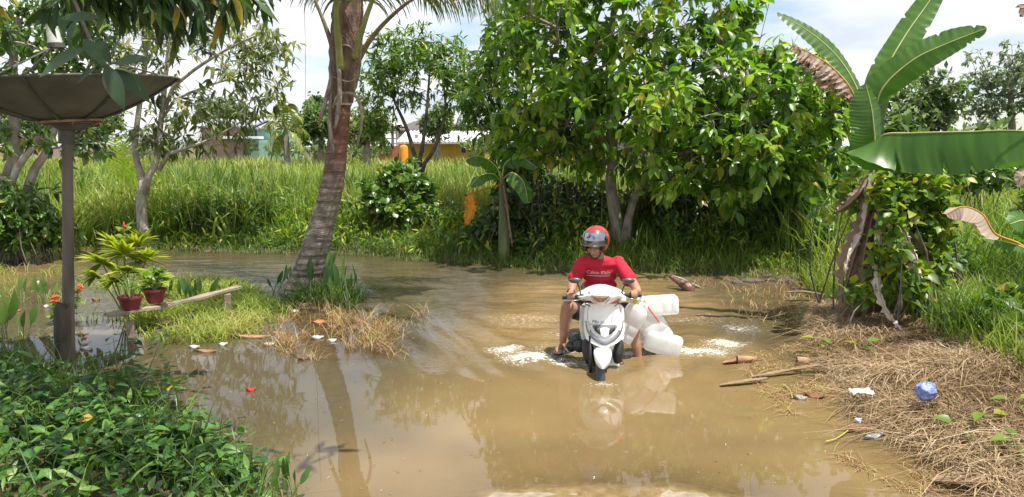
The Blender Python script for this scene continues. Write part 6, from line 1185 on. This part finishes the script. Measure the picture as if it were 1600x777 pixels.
# ================================================================== rider
skin = mat('skin', (.36, .19, .12), (.27, .135, .085), rough=.5, vs=10, bump=.04); skin.node_tree.nodes['Principled BSDF'].inputs['Subsurface Weight'].default_value = .08
r0 = P(940, 480, 7.3); man = thing('person', (r0.x, 7.2, -.3), 'person in red helmet and red t-shirt riding the white scooter, both hands on the grips', 'person')
def pchain(mb, pts, rad, n=14, ell=None):
    c = crv(pts, n); r_ = np.interp(np.linspace(0, len(rad) - 1, n), range(len(rad)), rad)
    for p, q in zip(c, r_): mb.ell(p, (q, q, q) if ell is None else (q, q * ell, q), nu=12, nv=8)
def organic(mb, name, m_, parent, vox, sm=6, fac=.5, label=None):
    o = build(mb, name, m_, parent, smooth=True, recalc=False, label=label); add_mod(o, 'REMESH', mode='VOXEL', voxel_size=vox, use_smooth_shade=True); add_mod(o, 'SMOOTH', factor=fac, iterations=sm); bake(o)
    if not o.data.materials: o.data.materials.append(m_)
    o.data.polygons.foreach_set('use_smooth', np.ones(len(o.data.polygons), bool)); return o
HD = P(931.5, 382.5, 7.06); yaw = math.radians(-26)     # face turned a little to the left of the picture, chin down
Rh = Matrix.Rotation(yaw, 3, 'Z') @ Matrix.Rotation(math.radians(14), 3, 'X')
def hp(x, y, z): return HD + Rh @ Vector((x, y, z))     # y<0 is forward
mb = MB()
mb.ell(hp(0, .015, .03), (.078, .098, .095), Rh, 20, 14); mb.ell(hp(0, -.03, -.045), (.058, .062, .062), Rh, 16, 12); mb.ell(hp(0, -.052, -.088), (.03, .03, .022), Rh, 12, 8)
for i in range(5): mb.ell(hp(0, -.088 - .0055 * i, .012 - .011 * i), (.010 + .0016 * i,) * 3, Rh, 10, 7)
for s_ in (-1, 1):
    mb.ell(hp(s_ * .011, -.100, -.036), (.010, .011, .009), Rh); mb.ell(hp(s_ * .035, -.074, -.025), (.026, .020, .022), Rh); mb.ell(hp(s_ * .032, -.082, .028), (.024, .014, .008), Rh); mb.ell(hp(s_ * .081, .01, -.01), (.010, .02, .03), Rh)
mb.ell(hp(0, -.092, -.062), (.024, .010, .006), Rh); mb.ell(hp(0, -.089, -.073), (.021, .010, .007), Rh)
pchain(mb, [HD + Vector((0, .03, -.06)), P(936, 404, 7.14)], [.055, .06], 6)
# trunk
for (px, py, Y, rx, ry, rz) in [(937, 409, 7.17, .16, .085, .05), (937, 420, 7.2, .165, .105, .07), (937, 432, 7.23, .16, .11, .07), (938, 445, 7.27, .15, .11, .07), (939, 458, 7.31, .15, .115, .07), (940, 472, 7.36, .16, .13, .08), (940, 484, 7.40, .17, .14, .09)]: mb.ell(P(px, py, Y), (rx, ry, rz), nu=20, nv=12)
SL, EL, WL = P(911, 410, 7.17), P(896, 439, 7.06), P(892, 457.5, 6.865); SR, ER, WR = P(965, 410, 7.17), P(987, 440, 7.04), P(997.5, 455, 6.865)
for S_, E_, W_ in ((SL, EL, WL), (SR, ER, WR)):
    pchain(mb, [S_, S_.lerp(E_, .5), E_], [.058, .052, .045], 10); pchain(mb, [E_, E_.lerp(W_, .3), E_.lerp(W_, .7), W_], [.045, .047, .038, .028], 14)
for (a, b, W_, s_) in ((GL0, GL1, WL, 1), (GR0, GR1, WR, -1)):
    d = (b - a).normalized(); mid = a.lerp(b, .58)
    mb.ell(mid + Vector((0, .040, .022)), (.042, .036, .018), Matrix.Rotation(math.radians(-25), 3, 'X'), 14, 9); pchain(mb, [W_, W_.lerp(mid + Vector((0, .04, .02)), .6), mid + Vector((0, .03, .024))], [.028, .027, .022], 7)
    for k in range(4):
        o_ = mid + d * ((k - 1.5) * .0215); L_ = [1.0, 1.08, 1.02, .86][k if s_ > 0 else k]; f_ = .010 - .0006 * k
        pchain(mb, [o_ + Vector((0, .022, .030)), o_ + Vector((0, -.006, .034 * L_)), o_ + Vector((0, -.031 * L_, .016)), o_ + Vector((0, -.029 * L_, -.012)), o_ + Vector((0, -.004, -.027))], [f_ * 1.05, f_, f_ * .95, f_ * .9, f_ * .8], 16)
    th = mid - d * .045; pchain(mb, [th + Vector((0, .045, .012)), th - d * .008 + Vector((0, .030, -.012)), th - d * .004 + Vector((0, .005, -.026)), th + d * .01 + Vector((0, -.016, -.024))], [.014, .012, .011, .009], 10)
HL, KL, AL = P(922, 490, 7.38), P(887, 480, 6.95), P(879.5, 531, 7.0); HR, KR, AR = P(956, 492, 7.38), P(986, 487, 6.98), P(997, 560, 6.95)
AR2 = AR.copy(); AR2.z = -.19
pchain(mb, [HL, HL.lerp(KL, .5), KL], [.09, .078, .062], 14); pchain(mb, [KL, KL.lerp(AL, .3) + Vector((0, .02, 0)), KL.lerp(AL, .65), AL], [.060, .062, .048, .034], 20)
pchain(mb, [HR, HR.lerp(KR, .5), KR], [.09, .078, .062], 14); pchain(mb, [KR, KR.lerp(AR, .3) + Vector((0, .02, 0)), KR.lerp(AR, .7), AR, AR2], [.060, .060, .048, .038, .034], 24)
def foot(A_, dirx, z0):
    f = Vector((dirx, -1, 0)).normalized(); s_ = f.cross(Vector((0, 0, 1)))
    pchain(mb, [A_, A_ + Vector((0, .01, -.05)), A_ + f * .04 + Vector((0, 0, -.062)), A_ + f * .11 + Vector((0, 0, -.072)), A_ + f * .15 + Vector((0, 0, -.078))], [.033, .032, .034, .034, .026], 16)
    for k in range(5):
        o_ = A_ + s_ * ((k - 2) * .017) + Vector((0, 0, -.082)); pchain(mb, [o_ + f * .12, o_ + f * (.19 - abs(k - (1 if dirx < 0 else 3)) * .008)], [.012, .0095 if k not in (0, 4) else .010], 6)
    return f, s_
fl_, sl_ = foot(AL, -.45, 0); foot(AR2, .1, 0)
body = organic(mb, 'body', skin, man, .0062, 5)
eye_w = mat('eye_white', (.7, .68, .64), rough=.2, bump=0); eye_d = mat('iris_dark', (.03, .02, .015), rough=.1, bump=0)
for s_ in (-1, 1):
    mb = MB(); mb.ell(hp(s_ * .031, -.079, .010), (.013, .010, .0065), Rh, 12, 8); e_ = build(mb, 'eye', eye_w, man, smooth=True); mb = MB(); mb.ell(hp(s_ * .031, -.0875, .009), (.0058, .003, .0058), Rh, 10, 7); build(mb, 'iris', eye_d, e_, smooth=True)
    mb = MB(); mb.tube([hp(s_ * .014, -.094, .026), hp(s_ * .032, -.096, .032), hp(s_ * .05, -.082, .027)], .0035, 5); build(mb, 'eyebrow', eye_d, man)
mb = MB(); mb.tube([hp(-.021, -.097, -.067), hp(0, -.1035, -.067), hp(.021, -.097, -.067)], .002, 5); build(mb, 'mouth', mat('lips', (.25, .09, .07), rough=.5, bump=0), man)
mb = MB(); mb.tube([WL + Vector((math.cos(a) * .033, math.sin(a) * .012, math.sin(a) * .033)) for a in np.linspace(0, 6.283, 20)], .006, 6); build(mb, 'bracelet', black_p, man, smooth=True)
# t-shirt
shirt = mat('red_cloth', (.48, .022, .045), (.27, .010, .022), rough=.85, vs=5, bump=.12, bs=90, spec=.2)
mb = MB()
for (px, py, Y, rx, ry, rz) in [(936, 407, 7.165, .142, .098, .050), (937, 412, 7.175, .172, .108, .055), (937, 410, 7.18, .16, .11, .05), (937, 422, 7.2, .172, .120, .07), (937, 432, 7.23, .168, .125, .07), (938, 445, 7.26, .165, .128, .07), (938, 458, 7.30, .167, .132, .07), (939, 470, 7.33, .175, .14, .06), (939, 479, 7.36, .178, .15, .04)]: mb.ell(P(px, py, Y), (rx, ry, rz), nu=22, nv=12)
mb.ell(P(936, 403.5, 7.15), (.075, .07, .022), nu=18, nv=8)
for S_, E_ in ((SL, EL), (SR, ER)): pchain(mb, [S_ + Vector((0, 0, .0)), S_.lerp(E_, .45), S_.lerp(E_, .84)], [.064, .066, .070], 14)
tee = organic(mb, 'tshirt', shirt, man, .009, 7)
me = tee.data; co = np.empty(len(me.vertices) * 3); me.vertices.foreach_get('co', co); co = co.reshape(-1, 3); no = np.empty_like(co); me.vertices.foreach_get('normal', no.ravel()) if False else None
nn_ = np.array([tuple(v.normal) for v in me.vertices]); lowm = sstep(1.55, 1.0, co[:, 2])
dsp = .020 * (np.abs(vn(co[:, 0] * 14 + co[:, 2] * 5, co[:, 2] * 3.5 + co[:, 1] * 3, 3)) * 2 - .5) * (.35 + lowm) + .003 * vn(co[:, 0] * 30, co[:, 2] * 14, 8)
dsp = np.maximum(dsp, -.003) + .001; co2 = co + nn_ * dsp[:, None]; me.vertices.foreach_set('co', co2.astype(np.float32).ravel()); me.update()
print_m = mat('white_print', (.62, .60, .58), rough=.8, bump=0); tb = bvh_of(tee)
text_on('Calvin Klein', P(935.5, 426.2, 7.1), 37 / 168, print_m, 'lettering', tee, tb, tilt=-.03, lift=.005)
mb = MB(); A = []
for i in range(24):
    x = P(917 + i * 37 / 23, 431.4, 7.1); h_ = tb.ray_cast(Vector((x.x, 6.2, x.z)) - ORG[man.name], Vector((0, 1, 0))); y_ = (h_[0].y + ORG[man.name].y - .005) if h_[0] is not None else 7.08; A.append([(x.x, y_, x.z - .003), (x.x, y_, x.z + .002)])
mb.grid(A); build(mb, 'print_line', print_m, tee)
# shorts
sh_m = mat('dark_cloth', (.035, .033, .038), (.02, .02, .024), rough=.9, vs=10, bump=.2, bs=60); mb = MB(); mb.ell(P(940, 484, 7.38), (.185, .155, .10), nu=20, nv=12)
for H_, K_ in ((HL, KL), (HR, KR)): pchain(mb, [H_, H_.lerp(K_, .4), H_.lerp(K_, .72)], [.105, .10, .098], 12)
organic(mb, 'shorts', sh_m, man, .01, 6); mb = MB(); mb.tube(crv([HL + Vector((.02, -.09, .06)), HL.lerp(KL, .35) + Vector((.03, -.05, .085)), HL.lerp(KL, .66) + Vector((.03, -.03, .088))], 10), .004, 5); build(mb, 'piping', shirt, man)
# sandal on the left foot
san = mat('blue_grey_sandal', (.16, .20, .28), (.08, .10, .14), rough=.6); mb = MB(); A = []
for i in range(12):
    s = i / 11; c = AL + fl_ * (-.05 + .28 * s) + Vector((0, 0, -.108)); ww = .042 * (1 - .35 * abs(s - .65) ** 1.3 * 2) * (1 if 0 < i < 11 else .5); A.append([tuple(c + sl_ * ww * u) for u in (-1, -.5, 0, .5, 1)])
mb.slab(A, (0, 0, -.014)); so = build(mb, 'sandal', san, man, smooth=True, sharp=50)
for s_ in (-1, 1): mb = MB(); mb.tube(crv([AL + fl_ * .17 + Vector((0, 0, -.075)), AL + fl_ * .11 + sl_ * .028 * s_ + Vector((0, 0, -.045)), AL + fl_ * .03 + sl_ * .042 * s_ + Vector((0, 0, -.098))], 8), .007, 6, ell=.5); build(mb, 'strap', san, so, smooth=True)
# helmet
hel = mat('red_helmet', (.36, .024, .026), (.27, .02, .02), rough=.22, vs=4, bump=0, coat=.6); HC = HD + Rh @ Vector((0, .012, .048)); Rk = Matrix.Rotation(yaw, 3, 'Z') @ Matrix.Rotation(math.radians(4), 3, 'X')
def sph(az, el, r): return Vector((math.sin(az) * math.cos(el) * r[0], -math.cos(az) * math.cos(el) * r[1], math.sin(el) * r[2]))
mb = MB(); nu, nv = 56, 36; V = []; F = []
for i in range(nu):
    for j in range(nv + 1):
        az = 2 * math.pi * i / nu; el = -1.02 + (math.pi / 2 + 1.02) * j / nv; V.append(tuple(HC + Rk @ sph(az, el, (.124, .150, .132))))
for i in range(nu):
    az = (2 * math.pi * (i + .5) / nu + math.pi) % (2 * math.pi) - math.pi
    for j in range(nv):
        el = -1.02 + (math.pi / 2 + 1.02) * (j + .5) / nv
        if abs(az) < .98 and el < .34: continue
        a = i * (nv + 1) + j; b = ((i + 1) % nu) * (nv + 1) + j; F.append((a, b, b + 1, a + 1))
mb.add(V, F); ho = build(mb, 'helmet', hel, man, smooth=True, recalc=False); add_mod(ho, 'SOLIDIFY', thickness=.022, offset=-1)
mb = MB(); A = [[tuple(HC + Rk @ sph(az, el, (.130, .158, .139))) for el in np.linspace(-.32, .70, 14)] for az in np.linspace(-1.32, 1.32, 34)]; mb.slab(A, (0, .0, .0)); 
mb = MB(); mb.grid(A); vo = build(mb, 'visor', mat('mirror_visor', (.36, .38, .42), rough=.10, metal=.95, bump=0), ho, smooth=True); add_mod(vo, 'SOLIDIFY', thickness=.004)
for s_ in (-1, 1): mb = MB(); mb.ell(HC + Rk @ sph(s_ * 1.2, .16, (.134, .16, .14)), (.008, .02, .02), Rk, 14, 8); build(mb, 'visor_screw', black_p, ho, smooth=True)
for s_ in (-1, 1): mb = MB(); mb.ell(HC + Rk @ sph(s_ * 1.12, -.45, (.104, .125, .125)), (.018, .04, .055), Rk @ Matrix.Rotation(s_ * .3, 3, 'Z'), 12, 9); build(mb, 'cheek_pad', black_p, ho, smooth=True)
mb = MB(); mb.tube(crv([HC + Rk @ sph(-1.2, -.8, (.10, .12, .12)), hp(-.04, -.06, -.098), hp(0, -.066, -.112), hp(.04, -.06, -.098), HC + Rk @ sph(1.2, -.8, (.10, .12, .12))], 16), .007, 6, ell=.5); build(mb, 'chin_strap', black_p, ho, smooth=True)

# ================================================================== jerry cans hung on the side
m, t, b = newmat('milky_plastic'); b.inputs['Base Color'].default_value = (.80, .79, .74, 1); b.inputs['Roughness'].default_value = .35
tcn = t.nodes.new('ShaderNodeTexCoord'); cc_, cf_ = nzr(t, tcn.outputs['Object'], 6, (.80, .80, .77), (.90, .91, .92), .3, .6); t.links.new(cc_, b.inputs['Base Color'])
tr = t.nodes.new('ShaderNodeBsdfTranslucent'); tr.inputs[0].default_value = (.90, .91, .90, 1); ms = t.nodes.new('ShaderNodeMixShader'); ms.inputs[0].default_value = .45; t.links.new(b.outputs[0], ms.inputs[1]); t.links.new(tr.outputs[0], ms.inputs[2])
tp = t.nodes.new('ShaderNodeBsdfTransparent'); m3 = t.nodes.new('ShaderNodeMixShader'); m3.inputs[0].default_value = .22; t.links.new(ms.outputs[0], m3.inputs[1]); t.links.new(tp.outputs[0], m3.inputs[2]); t.links.new(m3.outputs[0], t.nodes['Material Output'].inputs[0]); milky = m
capm = {'w': mat('white_cap', (.75, .75, .72), rough=.4, bump=0), 'y': mat('yellow_cap', (.75, .60, .05), rough=.4, bump=0)}
def jerry(px, py, Y, w_, h_, d_, roll, yw, pitch, lab, cap='w'):
    c = P(px, py, Y); t = thing('jerry_can', tuple(c), lab, 'jerry can', 'white plastic jerry cans tied to the side of the scooter')
    R = Matrix.Rotation(yw, 3, 'Z') @ Matrix.Rotation(roll, 3, 'Y') @ Matrix.Rotation(pitch, 3, 'X')
    mb = MB(); nu = 32; A = []
    for j, (f, s_) in enumerate([(-.5, .80), (-.49, .93), (-.46, .99), (-.3, 1), (-.29, .975), (-.27, .975), (-.26, 1), (-.05, 1), (-.04, .975), (-.02, .975), (-.01, 1), (.22, 1), (.34, .99), (.40, .93), (.45, .75), (.48, .45)]):
        r_ = []
        for i in range(nu):
            a = 2 * math.pi * i / nu; ca, sa = math.cos(a), math.sin(a); k = 5; q = (abs(ca) ** k + abs(sa) ** k) ** (-1 / k); r_.append(tuple(c + R @ Vector((ca * q * w_ / 2 * s_, sa * q * d_ / 2 * s_, f * h_))))
        A.append(r_)
    A = np.transpose(np.array(A), (1, 0, 2)); mb.grid(A, closeu=True); mb.add(A[:, 0], [tuple(range(nu))]); mb.add(A[:, -1], [tuple(range(nu))]); build(mb, 'body', milky, t, smooth=True, sharp=60)
    mb = MB(); mb.tube([c + R @ Vector((-w_ * .22, 0, h_ * .44)), c + R @ Vector((-w_ * .22, 0, h_ * .57))], .026, 14); cp_ = build(mb, 'cap', capm[cap], t, smooth=True, sharp=40)
    mb = MB(); mb.tube(crv([c + R @ Vector((-w_ * .05, 0, h_ * .44)), c + R @ Vector((w_ * .02, 0, h_ * .56)), c + R @ Vector((w_ * .26, 0, h_ * .56)), c + R @ Vector((w_ * .36, 0, h_ * .42))], 14), .013, 8); build(mb, 'handle', milky, t, smooth=True)
D = math.radians
jerry(1030, 477, 7.06, .17, .33, .22, D(-94), 0, 0, 'white jerry can lying on its side, topmost of the bundle right of the handlebar')
jerry(1015, 503, 7.06, .25, .42, .20, D(-32), D(8), D(-8), 'largest white jerry can slanting down in the middle of the bundle')
jerry(1034, 536, 7.0, .20, .35, .20, D(-74), D(-6), D(0), 'white jerry can lowest in the bundle with its end dipping to the splash')
jerry(985, 503, 6.90, .20, .36, .17, D(28), D(-8), 0, 'yellowish white jerry can nearest the scooter in front of the bare leg', 'y')
mb = MB(); mb.tube(crv([P(1006, 470, 6.98), P(1014, 482, 6.95), P(1026, 498, 6.96), P(1038, 516, 7.0), P(1044, 530, 7.05)], 20), .007, 6); o = build(mb, 'strap', mat('red_strap', (.70, .12, .06), rough=.7), smooth=True); tag(o, 'thin red strap crossing the bundle of jerry cans', 'strap')
